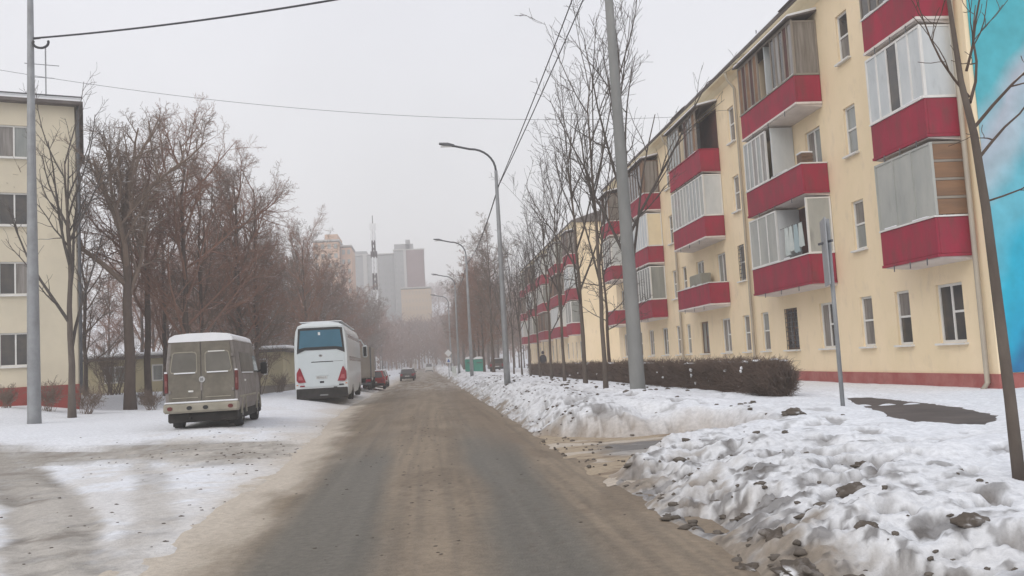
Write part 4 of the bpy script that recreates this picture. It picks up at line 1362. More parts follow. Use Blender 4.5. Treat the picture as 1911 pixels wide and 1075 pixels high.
for s in (-1, 1):
    d = MB()
    d.prism([(s * .015, .74), (s * .89, .74), (s * .90, 1.35), (s * .86, 1.78), (s * .79, 2.385), (s * .015, 2.40)], 'y', -.03, -.002)
    door = d.build('rear_door', 'van_door', van)
    MB().prism([(s * .14, 1.53), (s * .82, 1.55), (s * .845, 1.63), (s * .775, 2.09), (s * .72, 2.13), (s * .15, 2.12), (s * .105, 2.06), (s * .105, 1.58)], 'y', -.036, -.0305).build('window_frame', 'van_bumper', door)
    wv = MB()
    wv.prism([(s * .17, 1.56), (s * .80, 1.58), (s * .82, 1.64), (s * .755, 2.06), (s * .71, 2.10), (s * .17, 2.09), (s * .13, 2.04), (s * .13, 1.61)], 'y', -.042, -.0362)
    wv.build('window', 'van_window', door)
    MB().bbox(min(s * .16, s * .74), max(s * .16, s * .74), -.06, -.0425, 1.53, 1.565, .006).build('snow_line', 'snow_plain', door)
    MB().bbox(min(s * .2, s * .66), max(s * .2, s * .66), -.055, -.0425, 2.10, 2.13, .006).build('lit_seal_line', 'van_bumper' if s < 0 else 'white_paint', door)  # pale bar paints the light caught along the window seal
    MB().bbox(min(s * .1, s * .8), max(s * .1, s * .8), -.045, -.0305, .86, .885, .006).build('crease', 'van_bumper', door)
    for z in (1.0, 1.95):
        MB().bbox(s * .86 - .03, s * .86 + .03, -.06, -.0305, z, z + .09, .01).build('hinge', 'van_paint', door)
    if s < 0:
        MB().bbox(-.36, -.22, -.06, -.0305, 1.02, 1.07, .012).build('handle', 'white_paint', door)
    tl = MB()
    tl.bbox(min(s * .915, s * 1.008), max(s * .915, s * 1.008), -.04, .13, 1.02, 1.56, .02)
    tlo = tl.build('taillight', 'lens_dark', van)
    MB().bbox(min(s * .93, s * .99), max(s * .93, s * .99), -.05, -.0405, 1.2, 1.36, .005).build('lens', 'lens_dull', tlo)
    MB().bbox(min(s * .92, s * 1.0), max(s * .92, s * 1.0), -.055, -.0405, 1.56, 1.6, .01).build('snow_line', 'snow_plain', tlo)
em = MB()
em.prism([(.085 * math.cos(2 * PI * k / 16) + .02, 1.36 + .085 * math.sin(2 * PI * k / 16)) for k in range(16)], 'y', -.05, -.031)
e_ = em.build('emblem', 'chrome', van)
for k in range(3):
    MB().box(-.03 + k * .03, -.015 + k * .03, -.056, -.051, 1.32, 1.40).build('emblem_bar', 'ink', e_)
MB().bbox(-.03, .03, -.05, -.031, 1.05, 1.27, .01).build('lock_plate', 'van_paint', van)
bm_ = MB()
bm_.bbox(-1.03, 1.03, -.17, .06, .47, .73, .05)
bump = bm_.build('bumper', 'van_bumper', van)
MB().bbox(-1.0, 1.0, -.155, -.035, .732, .775, .018).build('snow_line', 'snow_plain', bump)
for x in (-.84, -.32, .12, .8):
    MB().prism([(x + .075 * math.cos(2 * PI * k / 12), .6 + .055 * math.sin(2 * PI * k / 12)) for k in range(12)], 'y', -.185, -.1705).build('fog_lamp', 'lens_dark' if abs(x) > .5 else 'rubber', bump)
MB().bbox(-.95, .95, .05, 5.2, .2, .47, .04).build('underbody', 'underbody', van)
ax = MB(); ax.tube([(-.75, 1.05, .33), (.75, 1.05, .33)], .07, 8); ax.blob((0, 1.05, .33), (.2, .2, .18), 2, 8, 6, .05)
ax.tube([(-.35, -.02, .35), (-.35, 1.4, .36)], .05, 8)
ax.build('axle', 'underbody', van, True)
for s in (-1, 1):
    MB().bbox(min(s * .62, s * .9), max(s * .62, s * .9), .45, .47, .08, .5, .005).build('mud_flap', 'rubber', van)
    for y in (1.05, 4.25):
        wheel(van, s * .84, y, .34, .36, .24)
    ar = MB()
    for y in (1.05, 4.25):
        ar.tube([(s * .99, y + .46 * math.cos(a), .36 + .46 * math.sin(a)) for a in [PI * k / 10 for k in range(11)]], .035, 6)
    ar.build('wheel_arch', 'van_bumper', van, True)
    mr_ = MB(); mr_.bbox(min(s * 1.10, s * 1.30), max(s * 1.10, s * 1.30), 4.15, 4.30, 1.42, 1.80, .04)
    mr_.tube([(s * .98, 4.25, 1.5), (s * 1.12, 4.22, 1.55)], .03, 6)
    mr_.build('mirror', 'rubber', van)
    sw = MB()
    sw.add([(s * .985, .75, 1.52), (s * .985, 3.05, 1.52), (s * .925, 3.05, 2.08), (s * .925, .75, 2.08), (s * 1.0, .75, 1.52), (s * 1.0, 3.05, 1.52), (s * .94, 3.05, 2.08), (s * .94, .75, 2.08)],
           [(0, 1, 2, 3), (7, 6, 5, 4), (0, 4, 5, 1), (1, 5, 6, 2), (2, 6, 7, 3), (3, 7, 4, 0)])
    sw.build('side_window', 'van_window', van)
    MB().bbox(min(s * .99, s * 1.02), max(s * .99, s * 1.02), .8, 3.0, 1.475, 1.51, .008).build('snow_line', 'snow_plain', van)
    dw = MB()
    dw.add([(s * .985, 3.35, 1.5), (s * .985, 4.35, 1.5), (s * .935, 3.95, 2.0), (s * .935, 3.35, 2.0), (s * 1.0, 3.35, 1.5), (s * 1.0, 4.35, 1.5), (s * .95, 3.95, 2.0), (s * .95, 3.35, 2.0)],
           [(0, 1, 2, 3), (7, 6, 5, 4), (0, 4, 5, 1), (1, 5, 6, 2), (2, 6, 7, 3), (3, 7, 4, 0)])
    dw.build('side_window', 'glass_grey', van)
    MB().bbox(min(s * .99, s * 1.025), max(s * .99, s * 1.025), 1.2, 1.42, 1.24, 1.3, .01).build('handle', 'white_paint', van)
    MB().bbox(min(s * .985, s * 1.015), max(s * .985, s * 1.015), .2, 3.6, .80, .86, .01).build('side_moulding', 'van_bumper', van)

# coach
bus = thing('coach', 'white coach parked at the left kerb with big blue rear window and red taillights', 'bus',
            (-4.96, 43.0, gz(-5.0, 44) - .03), math.radians(1.2))
bp = [(1.18, .30), (1.25, .5), (1.275, .8), (1.275, 2.3), (1.255, 2.9), (1.19, 3.42), (1.08, 3.68), (.85, 3.80), (.4, 3.86)]
b = MB()
b.loft([ring(bp, .0, .95, 3.66), ring(bp, .08, .985, 3.78), ring(bp, .25), ring(bp, 6), ring(bp, 11.3), ring(bp, 11.8, .98, 3.7), ring(bp, 12.0, .93, 3.3)])
b.build('body', 'bus_paint', bus)
sur = [(-1.03, 3.55), (-.8, 3.585), (.8, 3.585), (1.03, 3.55), (1.12, 2.36), (.74, 2.52), (-.74, 2.52), (-1.12, 2.36)]
gl = MB().prism(sur, 'y', -.03, .02).build('window_surround', 'black_gloss', bus)
MB().prism([(-.93, 3.46), (.93, 3.46), (1.02, 2.60), (.72, 2.66), (-.72, 2.66), (-1.02, 2.60)], 'y', -.045, -.0305).build('rear_window', 'bus_glass', gl)
MB().bbox(-.1, .0, -.055, -.0455, 3.22, 3.36, .01).build('sticker', 'sign_white', gl)
hatch = [(-1.09, 2.31), (-.73, 2.475), (.73, 2.475), (1.09, 2.31), (1.10, 1.75), (.86, .98), (.80, .78), (-.80, .78), (-.86, .98), (-1.10, 1.75)]
ht = MB().prism(hatch, 'y', -.035, .01).build('engine_hatch', 'bus_panel', bus)
MB().bbox(-.46, .56, -.045, -.0352, 1.925, 1.965, .008).build('slot', 'black_gloss', ht)
MB().box(.57, 1.02, -.041, -.0352, 1.945, 1.96).build('seam', 'metal_dark', ht)
em = MB().prism([(-.02 + .09 * math.cos(2 * PI * k / 14), 2.24 + .065 * math.sin(2 * PI * k / 14)) for k in range(14)], 'y', -.048, -.0352).build('emblem', 'chrome', ht)
MB().prism([(-.08, 2.25), (-.02, 2.20), (.04, 2.25), (-.02, 2.275)], 'y', -.053, -.0485).build('emblem_mark', 'ink', em)
pf = MB().bbox(-.26, .26, -.05, -.0352, 1.13, 1.26, .008).build('number_plate', 'plate', ht)
rndp = random.Random(2)
chars = MB()
for k in range(8):
    x0 = -.22 + k * .056
    chars.box(x0, x0 + .008, -.053, -.0505, 1.16, 1.23)
    chars.box(x0 + .03, x0 + .038, -.053, -.0505, 1.16, 1.23)
    if k % 2: chars.box(x0 + .0081, x0 + .0299, -.053, -.0505, 1.222, 1.23)
    if k % 3: chars.box(x0 + .0081, x0 + .0299, -.053, -.0505, 1.16, 1.168)
chars.build('plate_print', 'ink', pf)
MB().bbox(-.34, .34, -.06, -.0352, 1.285, 1.31, .006).build('plate_light_bar', 'bus_paint', ht)
MB().bbox(-.09, .1, -.05, -.0352, .94, 1.03, .01).build('latch', 'black_gloss', ht)
for s in (-1, 1):
    t_ = MB().prism([(s * .74, 1.0), (s * 1.08, .99), (s * 1.17, 1.1), (s * 1.16, 1.45), (s * 1.03, 1.70), (s * .98, 1.66)], 'y', -.06, .06).build('taillight', 'lens_red', bus)
    MB().prism([(s * .86, 1.12), (s * 1.08, 1.12), (s * 1.07, 1.3), (s * .94, 1.3)], 'y', -.068, -.0605).build('lens', 'lens_pale', t_)
    MB().box(min(s * .8, s * 1.02), max(s * .8, s * 1.02), -.05, -.002, .80, .86).build('reflector', 'lens_red' if s < 0 else 'black_gloss', bus)
    MB().box(min(s * .72, s * 1.0), max(s * .72, s * 1.0), -.042, -.0352, 1.0, 1.012).build('seam', 'metal_dark', ht)
    sg_ = MB()
    sg_.add([(s * 1.262, .9, 1.95), (s * 1.262, 11.2, 1.95), (s * 1.20, 11.2, 3.25), (s * 1.20, .9, 3.25), (s * 1.285, .9, 1.95), (s * 1.285, 11.2, 1.95), (s * 1.225, 11.2, 3.25), (s * 1.225, .9, 3.25)],
            [(0, 1, 2, 3), (7, 6, 5, 4), (0, 4, 5, 1), (1, 5, 6, 2), (2, 6, 7, 3), (3, 7, 4, 0)])
    sg_.build('side_window', 'glass_grey', bus)
    for y in (3.2, 9.6):
        wheel(bus, s * 1.12, y, .5, .5, .3)
    mm = MB()
    mm.tube([(s * 1.0, 11.7, 3.3), (s * 1.3, 12.1, 3.25), (s * 1.5, 12.2, 2.9)], .04, 6)
    mm.bbox(min(s * 1.38, s * 1.66), max(s * 1.38, s * 1.66), 12.12, 12.3, 2.2, 2.95, .06)
    mm.build('mirror', 'bus_paint', bus)
    MB().bbox(min(s * 1.42, s * 1.62), max(s * 1.42, s * 1.62), 12.1, 12.118, 2.27, 2.85, .004).build('mirror_glass', 'black_gloss', bus)
    MB().box(min(s * 1.1, s * 1.19), max(s * 1.1, s * 1.19), -.03, .0, .86, .9).build('marker_lamp', 'lens_orange', bus)
MB().bbox(-1.2, 1.2, -.05, .3, .2, .70, .03).build('bumper', 'underbody', bus)
MB().bbox(-1.1, 1.1, .31, 11.5, .22, .42, .03).build('underbody', 'underbody', bus)
MB().bbox(-1.0, 1.0, .4, 11, 3.862, 3.90, .01).build('snow_cap', 'snow_plain', bus)
MB().bbox(-.1, .28, -.065, -.0505, .34, .40, .01).build('tow_cover', 'metal_grey', bus)
MB().bbox(.55, .72, -.09, -.0505, .62, .74, .02).build('exhaust', 'rubber', bus)

# box truck ahead of the coach
tr = thing('box_truck', 'tan box truck parked just ahead of the white coach', 'truck', (-4.93, 62.0, gz(-5, 63) - .05), math.radians(.5))
MB().bbox(-1.15, 1.15, 0, 5.2, .85, 3.0, .04).build('cargo_box', 'box_tan', tr)
for s in (-1, 1):
    MB().bbox(min(s * .02, s * 1.08), max(s * .02, s * 1.08), -.035, -.002, .95, 2.9, .01).build('rear_door', 'box_tan', tr)
    MB().bbox(min(s * 1.09, s * 1.17), max(s * 1.09, s * 1.17), -.05, .06, .85, 3.0, .01).build('corner_post', 'metal_dark', tr)
    MB().bbox(min(s * .75, s * 1.1), max(s * .75, s * 1.1), -.03, .05, .60, .76, .01).build('taillight', 'lens_red', tr)
    for y in (1.2, 6.0):
        wheel(tr, s * .95, y, .42, .42, .3)
MB().bbox(-.98, .98, 5.35, 6.9, .55, 2.3, .12).build('cab', 'car_white', tr)
MB().bbox(-.5, .5, .0, 6.5, .5, .84, .03).build('chassis', 'underbody', tr)
MB().bbox(-1.1, 1.1, -.04, .06, .4, .52, .02).build('bumper', 'metal_dark', tr)


def car(label, x, y, rz, paint, kind='sedan', snow=True, z=None, cat='car'):
    t = thing('parked_car' if cat == 'car' else 'minibus', label, cat, (x, y, gz(x, y) if z is None else z), rz)
    hw = .86
    low = [(hw * .93, .28), (hw, .45), (hw, .72), (hw * .96, .88)]
    if kind == 'van':
        low = [(.92, .3), (.96, .6), (.96, 1.1), (.93, 1.3)]
        L, cab = 4.9, [(.1, 1.3), (.25, 2.1), (3.9, 2.1), (4.4, 1.3)]
        hw = .93
    elif kind == 'hatch':
        L, cab = 3.9, [(.05, .88), (.35, 1.42), (2.3, 1.42), (3.0, .88)]
    else:
        L, cab = 4.35, [(.55, .88), (1.05, 1.40), (2.6, 1.40), (3.35, .88)]
    b_ = MB()
    b_.loft([ring(low, 0, .9), ring(low, .12), ring(low, L * .75), ring(low, L - .3, .97, low[-1][1] - .1), ring(low, L, .86, low[-1][1] - .25)])
    b_.build('body', paint, t)
    c = MB()
    zb, zt = cab[0][1], cab[1][1]
    a0, a1 = hw * .95, hw * .76
    c.loft([[(-a0, cab[0][0], zb), (a0, cab[0][0], zb), (a0, cab[3][0], zb), (-a0, cab[3][0], zb)],
            [(-a1, cab[1][0], zt), (a1, cab[1][0], zt), (a1, cab[2][0], zt), (-a1, cab[2][0], zt)]])
    c.build('cabin', paint, t)
    f = .16
    def lerp3(p, q, k): return tuple(p[i] + (q[i] - p[i]) * k for i in range(3))
    for yb, yt, nm, off in ((cab[0][0], cab[1][0], 'rear_window', -.012), (cab[3][0], cab[2][0], 'windscreen', .012)):
        p = [(-a0, yb, zb), (a0, yb, zb), (a1, yt, zt), (-a1, yt, zt)]
        cx = tuple(sum(q[i] for q in p) / 4 for i in range(3))
        g = MB()
        inner = [lerp3(q, cx, .14) for q in p]
        g.loft([[(q[0], q[1], q[2]) for q in inner], [(q[0], q[1] + off * 2, q[2] + .006) for q in inner]])
        g.build(nm, 'glass_dark', t)
    for s in (-1, 1):
        p = [(s * a0, cab[0][0] + .1, zb), (s * a0, cab[3][0] - .1, zb), (s * a1, cab[2][0], zt), (s * a1, cab[1][0], zt)]
        cx = tuple(sum(q[i] for q in p) / 4 for i in range(3))
        inner = [lerp3(q, cx, .15) for q in p]
        g = MB(); g.loft([inner, [(q[0] + s * .015, q[1], q[2] + .004) for q in inner]])
        g.build('side_window', 'glass_dark', t)
        MB().bbox(min(s * hw * .62, s * hw * .95), max(s * hw * .62, s * hw * .95), -.03, .12, low[2][1] - .12, low[-1][1] - .02, .02).build('taillight', 'lens_red', t)
        MB().bbox(min(s * hw * .55, s * hw * .84), max(s * hw * .55, s * hw * .84), L - .10, L + .02, low[1][1] + .1, low[1][1] + .26, .02).build('headlight', 'lens_white', t)
        for yy in (L * .19, L * .8):
            wheel(t, s * (hw - .09), yy, .31, .31, .2)
        MB().bbox(min(s * hw, s * (hw + .16)), max(s * hw, s * (hw + .16)), cab[3][0] - .5, cab[3][0] - .4, zb, zb + .13, .02).build('mirror', paint, t)
    MB().bbox(-hw * .95, hw * .95, -.08, .1, .3, .5, .04).build('bumper', 'rubber', t)
    MB().bbox(-hw * .9, hw * .9, L - .08, L + .06, .28, .46, .04).build('bumper', 'rubber', t)
    MB().bbox(-.26, .26, -.1, -.081, .52 if kind != 'van' else .6, .63 if kind != 'van' else .71, .004).build('number_plate', 'plate', t)
    if snow:
        MB().bbox(-a1 * .95, a1 * .95, cab[1][0], cab[2][0], zt + .002, zt + .09, .035).build('snow_cap', 'snow_plain', t)
    return t


car('small red car parked ahead of the tan truck', -4.05, 69.0, math.radians(1), 'car_red', 'hatch')
car('silver car parked ahead of the small red car', -4.1, 75.5, math.radians(1), 'car_silver', 'sedan')
car('dark car with snowy roof parked far along the left edge of the road', -2.3, 107, 0.02, 'car_dark', 'sedan', z=0.02)
car('second dark car, farther along the left edge behind the snow roofed one', -2.3, 122, 0.02, 'car_dark', 'hatch', z=0.02)
car('white minibus in the far distance at the end of the road', 0.75, 226, PI, 'car_white', 'van', False, z=0.05, cat='minibus')
car('brown car half buried in snow right of the green containers', 7.9, 99, -0.2, 'car_brown', 'hatch')

# ------------------------------------------------------------------ trees
def rand_perp(d, rnd):
    v = Vector((rnd.gauss(0, 1), rnd.gauss(0, 1), rnd.gauss(0, 1)))
    v = v - v.dot(d) * d
    return v.normalized() if v.length > 1e-6 else Vector((1, 0, 0))


def grow(mb, p, d, L, r, lvl, P, rnd, skip=0.0):
    nseg = (5, 5, 4, 3, 2)[lvl]
    pts, rads = [p.copy()], [r]
    q = p.copy()
    dd = d.copy()
    up = P['up'][lvl]
    for i in range(nseg):
        dd = (dd + rand_perp(dd, rnd) * P['wob'][lvl] + Vector((0, 0, 1)) * up).normalized()
        q = q + dd * (L / nseg)
        pts.append(q.copy())
        rads.append(r * (1 - 0.72 * (i + 1) / nseg))
    rads = [max(x, P['rmin']) for x in rads]
    mb.tube(pts, rads, (8, 6, 4, 3, 3)[lvl], cap=False)
    if lvl + 1 > P['levels']:
        return
    n = P['n'][lvl + 1]
    n = max(1, int(n * (0.7 + 0.6 * rnd.random())))
    for k in range(n):
        t = P['first'][lvl] + (1 - P['first'][lvl]) * ((k + rnd.random()) / n)
        s = t * nseg
        i = min(nseg - 1, int(s))
        pos = pts[i].lerp(pts[i + 1], s - i)
        dloc = (pts[i + 1] - pts[i]).normalized()
        ang = math.radians(rnd.uniform(*P['ang'][lvl + 1]))
        nd = (dloc * math.cos(ang) + rand_perp(dloc, rnd) * math.sin(ang)).normalized()
        if nd.z < -0.25: nd.z *= 0.3; nd.normalize()
        cl = L * P['len'][lvl + 1] * (1.15 - 0.55 * t) * rnd.uniform(.75, 1.2)
        cr = max(P['rmin'], min(rads[i] * 0.62, r * P['rr'][lvl + 1]))
        grow(mb, pos, nd, cl, cr, lvl + 1, P, rnd)


def tree_meshes(seed, H, r0, P, trunk_frac=0.9, lean=(0, 0), fork=None, bark='bark_dark', twig='twig_brown'):
    rnd = random.Random(seed)
    tm, cm = MB(), MB()
    n = 9
    pts, rads = [], []
    x = y = 0
    th = H * trunk_frac
    for i in range(n + 1):
        t = i / n
        x = lean[0] * t * H + (rnd.uniform(-1, 1) * .012 * H if 0 < i else 0) * t
        y = lean[1] * t * H + (rnd.uniform(-1, 1) * .012 * H if 0 < i else 0) * t
        pts.append(Vector((x, y, -.3 + (th + .3) * t)))
        flare = 1.25 if i == 0 else 1.0
        rads.append(max(P['rmin'], r0 * flare * (1 - P['taper'] * t)))
    tm.tube(pts, rads, 10)
    limbs = P['n'][0]
    for k in range(limbs):
        t = P['t0'] + (1 - P['t0']) * (((k + rnd.random() * .8) / limbs) ** P.get('pw', 0.85))
        s = t * n
        i = min(n - 1, int(s))
        pos = pts[i].lerp(pts[i + 1], s - i)
        az = k * 2.4 + rnd.uniform(-.5, .5)
        ang = math.radians(rnd.uniform(*P['ang'][0]))
        d = Vector((math.sin(ang) * math.cos(az), math.sin(ang) * math.sin(az), math.cos(ang)))
        L = H * P['len'][0] * (1.1 - P.get('shape', 0.6) * (t - P['t0']) / (1 - P['t0'] + 1e-6)) * rnd.uniform(.75, 1.2)
        grow(cm, pos, d, L, max(P['rmin'], min(rads[i] * .75, r0 * P['rr'][0])), 0, P, rnd)
    a = tm.mesh('trunk', True); a.materials.append(M[bark])
    c = cm.mesh('crown'); c.materials.append(M[twig])
    return a, c


def plant(name, meshes, label, x, y, rz=0.0, group=None, sc=1.0, sz=None, z=None):
    t = thing(name, label, 'tree', (x, y, gz(x, y) if z is None else z), rz, group)
    t.scale = (sc, sc, sz or sc)
    for nm, me in zip(('trunk', 'crown'), meshes):
        link(nm, me, None, t)
    return t


P_BIG = dict(levels=3, n=[9, 8, 9, 8], len=[.42, .55, .5, .5, .5], ang=[(25, 60), (25, 60), (30, 60), (30, 65), (30, 70)], up=[.10, .08, .06, .04, .02],
             wob=[.16, .2, .25, .3, .3], first=[.2, .15, .1, .1, .1], rr=[.5, .5, .5, .5, .6], rmin=.007, t0=.42, taper=.55, pw=.9)
P_WOOD = dict(levels=3, n=[25, 9, 8, 7], len=[.30, .48, .5, .5], ang=[(30, 75), (25, 60), (30, 65), (30, 70)], up=[.12, .08, .05, .03],
              wob=[.14, .22, .28, .3], first=[.1, .1, .1, .1], rr=[.34, .5, .5, .6], rmin=.011, t0=.16, taper=.86, pw=.8)
P_NEAR = dict(levels=3, n=[17, 8, 7, 6], len=[.33, .5, .5, .5], ang=[(25, 70), (25, 60), (30, 65), (30, 70)], up=[.14, .09, .05, .03],
              wob=[.13, .2, .28, .3], first=[.15, .1, .1, .1], rr=[.4, .5, .5, .6], rmin=.0058, t0=.2, taper=.82, pw=1.25, shape=.35)
P_FAR = dict(P_NEAR, n=[20, 8, 7, 6], rmin=.0105, pw=1.0, t0=.22)
P_SLIM = dict(levels=2, n=[11, 6, 6], len=[.46, .40, .45], ang=[(10, 34), (18, 48), (25, 55)], up=[.07, .07, .05], wob=[.09, .14, .2],
              first=[.15, .1, .1], rr=[.46, .5, .6], rmin=.0055, t0=.26, taper=.8, pw=.8, shape=.45)
P_LOW = dict(levels=2, n=[16, 7, 5], len=[.26, .45, .5], ang=[(40, 85), (25, 60), (30, 65)], up=[.06, .05, .03], wob=[.14, .2, .3],
             first=[.15, .1, .1], rr=[.3, .5, .6], rmin=.009, t0=.28, taper=.8, pw=.9)

GL, GR = 'bare trees of the wood left of the road', 'bare trees of the wood right of the road'
# distinct trees on the left
plant('bare_tree', tree_meshes(11, 15.4, .26, P_BIG, .72, bark='bark_dark', twig='twig_brown'), 'tall broad bare tree with a thick forked trunk right of the beige block', -13.45, 42.0, 0.6)
plant('bare_tree', tree_meshes(12, 10.5, .15, P_SLIM, .95, lean=(-.0, 0), bark='bark_grey', twig='twig_grey'), 'slender young tree with pruned lower trunk in front of the beige block corner', -13.55, 35.6, 1.0)
plant('bare_tree', tree_meshes(13, 14.0, .2, P_BIG, .75, twig='twig_red', bark='bark_dark'), 'reddish bare tree just behind the broad tree on the left', -14.6, 48.5, 2.2)
plant('bare_tree', tree_meshes(14, 14.5, .2, P_NEAR, .95, twig='twig_red'), 'dense brown tree with trunk right behind the roof of the van', -12.2, 47.0, 0.3)
plant('bare_tree', tree_meshes(15, 14.0, .22, P_NEAR, .95, twig='twig_red'), 'reddish dense tree standing between the van and the white coach', -11.2, 55.0, 1.3)

wood = [tree_meshes(21, 13.5, .17, P_FAR, .96, twig='twig_red'), tree_meshes(22, 14.2, .18, P_FAR, .96, twig='twig_brown'),
        tree_meshes(23, 12.6, .16, P_FAR, .95, twig='twig_brown'), tree_meshes(24, 13.2, .17, P_FAR, .95, twig='twig_red')]
near_wood = [tree_meshes(26, 13.0, .17, P_NEAR, .96, twig='twig_red'), tree_meshes(27, 12.4, .16, P_NEAR, .95, twig='twig_brown'), tree_meshes(28, 13.6, .17, P_NEAR, .95, twig='twig_red')]
rw = random.Random(77)
LAB_L = 'bare brown tree in the dense wood along the left side of the road'
LAB_R = 'bare brown tree in the dense wood along the right side of the road'
spots_l = []
y = 51.0
while y < 245:
    for x0, pr in ((-11.6, 1), (-16.5, .9), (-22.5, .85), (-30, .6)):
        if rw.random() < pr and (y > 72 or x0 > -15):
            spots_l.append((x0 + rw.uniform(-1.6, 1.6), y + rw.uniform(-2, 2)))
    y += 4.6 + 0.022 * y
spots_l = [(x, y) for x, y in spots_l if not (-29.0 < x < -8.6 and 58.0 < y < 71)]
for x, y in ((-9.6, 73.5), (-13.5, 74.5), (-18, 73), (-23, 75), (-10.6, 57.4), (-15.4, 54.5), (-20.5, 56.0)):
    spots_l.append((x, y))


ORD = ['first', 'second', 'third', 'fourth', 'fifth', 'sixth', 'seventh', 'eighth', 'ninth', 'tenth', 'eleventh', 'twelfth', 'thirteenth', 'fourteenth', 'fifteenth', 'sixteenth',
       'seventeenth', 'eighteenth', 'nineteenth', 'twentieth', 'twenty first', 'twenty second', 'twenty third', 'twenty fourth', 'twenty fifth', 'twenty sixth', 'twenty seventh', 'twenty eighth', 'twenty ninth', 'thirtieth']
FRONT_L = sorted([p for p in spots_l if -p[0] - 9.5 < 4.6], key=lambda p: p[1])


def front_label(side, k):
    start = 'the white coach' if side == 'left' else 'the green containers'
    return '%s bare tree from %s in the front row of the %s wood' % (ORD[min(k, 29)], start, side)


def wood_label(side, depth, y):
    row = 'front row' if depth < 1 else ('second row' if depth < 2 else 'back rows')
    far = 'abreast of the vehicles' if y < 72 else ('just beyond the parked cars' if y < 115 else ('half way down the road' if y < 170 else 'at the hazy far end'))
    if side == 'right': far = 'by the green containers' if y < 115 else ('behind the farther lamps' if y < 170 else 'at the hazy far end')
    return 'bare tree in the %s of the %s wood, %s' % (row, side, far)


for k, (x, y) in enumerate(spots_l):
    plant('bare_tree', wood[rw.randrange(4)] if y > 82 else near_wood[rw.randrange(3)], front_label('left', FRONT_L.index((x, y))) if (x, y) in FRONT_L else wood_label('left', (-x - 9.5) / 4.6, y), x, y, rw.uniform(0, 6.28), GL, rw.uniform(.85, 1.08), rw.uniform(.85, 1.06))
y = 88.0
fR = 0
while y < 250:
    for x0, pr in ((6.9, 1), (11, .9), (16, .7)):
        if rw.random() < pr and not (y > 70 and y < 124 and x0 > 11.5) and not (x0 + 1.2 > 11.8 and y < 124):
            plant('bare_tree', wood[rw.randrange(4)], front_label('right', fR) if x0 < 7 else wood_label('right', (x0 - 6.5) / 4.2, y), x0 + rw.uniform(-.9, .9), max(y + rw.uniform(-2, 2), 88), rw.uniform(0, 6.28), GR, rw.uniform(.72, .95), rw.uniform(.78, .98))
            fR += 1 if x0 < 7 else 0
    y += 4.8 + 0.02 * y

# row of young street trees on the right bank
row = [(5.27, 26.0, 10.2, 31, .075, 'nearest forked young tree left of the concrete pole'),
       (5.72, 31.8, 9.8, 32, .085, 'second young tree from the concrete pole in the right hand row'),
       (5.9, 37.8, 9.2, 33, .075, 'third young tree from the concrete pole in the right hand row'),
       (6.35, 45.0, 9.0, 34, .075, 'fourth young tree from the concrete pole in the right hand row'),
       (6.6, 51.5, 8.6, 35, .07, 'fifth young tree from the concrete pole in the right hand row'),
       (6.75, 57.5, 8.8, 36, .07, 'sixth young tree from the concrete pole in the right hand row'),
       (6.9, 64.0, 8.6, 37, .07, 'seventh young tree from the concrete pole in the right hand row'),
       (7.0, 71.0, 9.2, 38, .07, 'eighth young tree from the concrete pole in the right hand row'),
       (7.0, 79.0, 9.4, 39, .07, 'ninth and farthest young tree of the right hand row before the wood')]
for x, y, H, sd_, r, lab in row:
    plant('young_tree', tree_meshes(sd_, H, r, P_SLIM, .93, lean=((sd_ % 3 - 1) * .012, 0), bark='bark_grey', twig='twig_grey'), lab, x, y, sd_ * 1.3, 'young street trees in a row on the right bank')
plant('bare_tree', tree_meshes(41, 12.0, .12, P_SLIM, .9, bark='bark_grey', twig='twig_grey'), 'taller dark bare tree directly behind the concrete pole before the yellow block', 7.0, 29.4, .4, z=gz(7, 29.4))
plant('bare_tree', tree_meshes(42, 9.6, .11, P_LOW, .9, bark='bark_dark', twig='twig_grey'), 'small spreading bare tree behind the hedge near the far end of the yellow block', 9.8, 47.0, .4)

# near leaning tree at the right edge of the view
zt0 = gz(5.26, 7.6)
nt_ = thing('bare_tree', 'thin leaning dark tree close to the camera at the right edge', 'tree', (5.26, 7.6, zt0))
MB().tube([(0, 0, -.2), (-.01, 0, .6), (-.035, .0, 1.5), (-.06, 0, 2.4), (-.09, .02, 3.1), (-.16, .03, 3.6), (-.2, .05, 4.6)], [.058, .052, .046, .041, .036, .028, .016], 10).build('trunk', 'bark_grey', nt_, True)
cb = MB()
rn = random.Random(9)
P_N = dict(levels=2, n=[5, 4, 3], len=[.4, .5, .5], ang=[(20, 50), (25, 55), (30, 60)], up=[.05, .04, .02], wob=[.12, .16, .2], first=[.2, .15, .1], rr=[.5, .5, .6], rmin=.0035, t0=.4, taper=.8)
for zz, d, L, r in ((2.85, (.75, .25, .45), 1.5, .016), (3.15, (.8, -.1, .62), 1.5, .017), (3.4, (.5, .3, .8), 1.5, .016), (3.45, (-.5, .2, .8), 1.1, .013), (2.45, (.95, .1, .12), 1.1, .010), (3.7, (.35, -.2, .9), 1.2, .013)):
    grow(cb, Vector((-.09 - .02 * (zz - 3), 0.02, zz)), Vector(d).normalized(), L, r, 0, P_N, rn)
cb.build('crown', 'bark_dark', nt_)

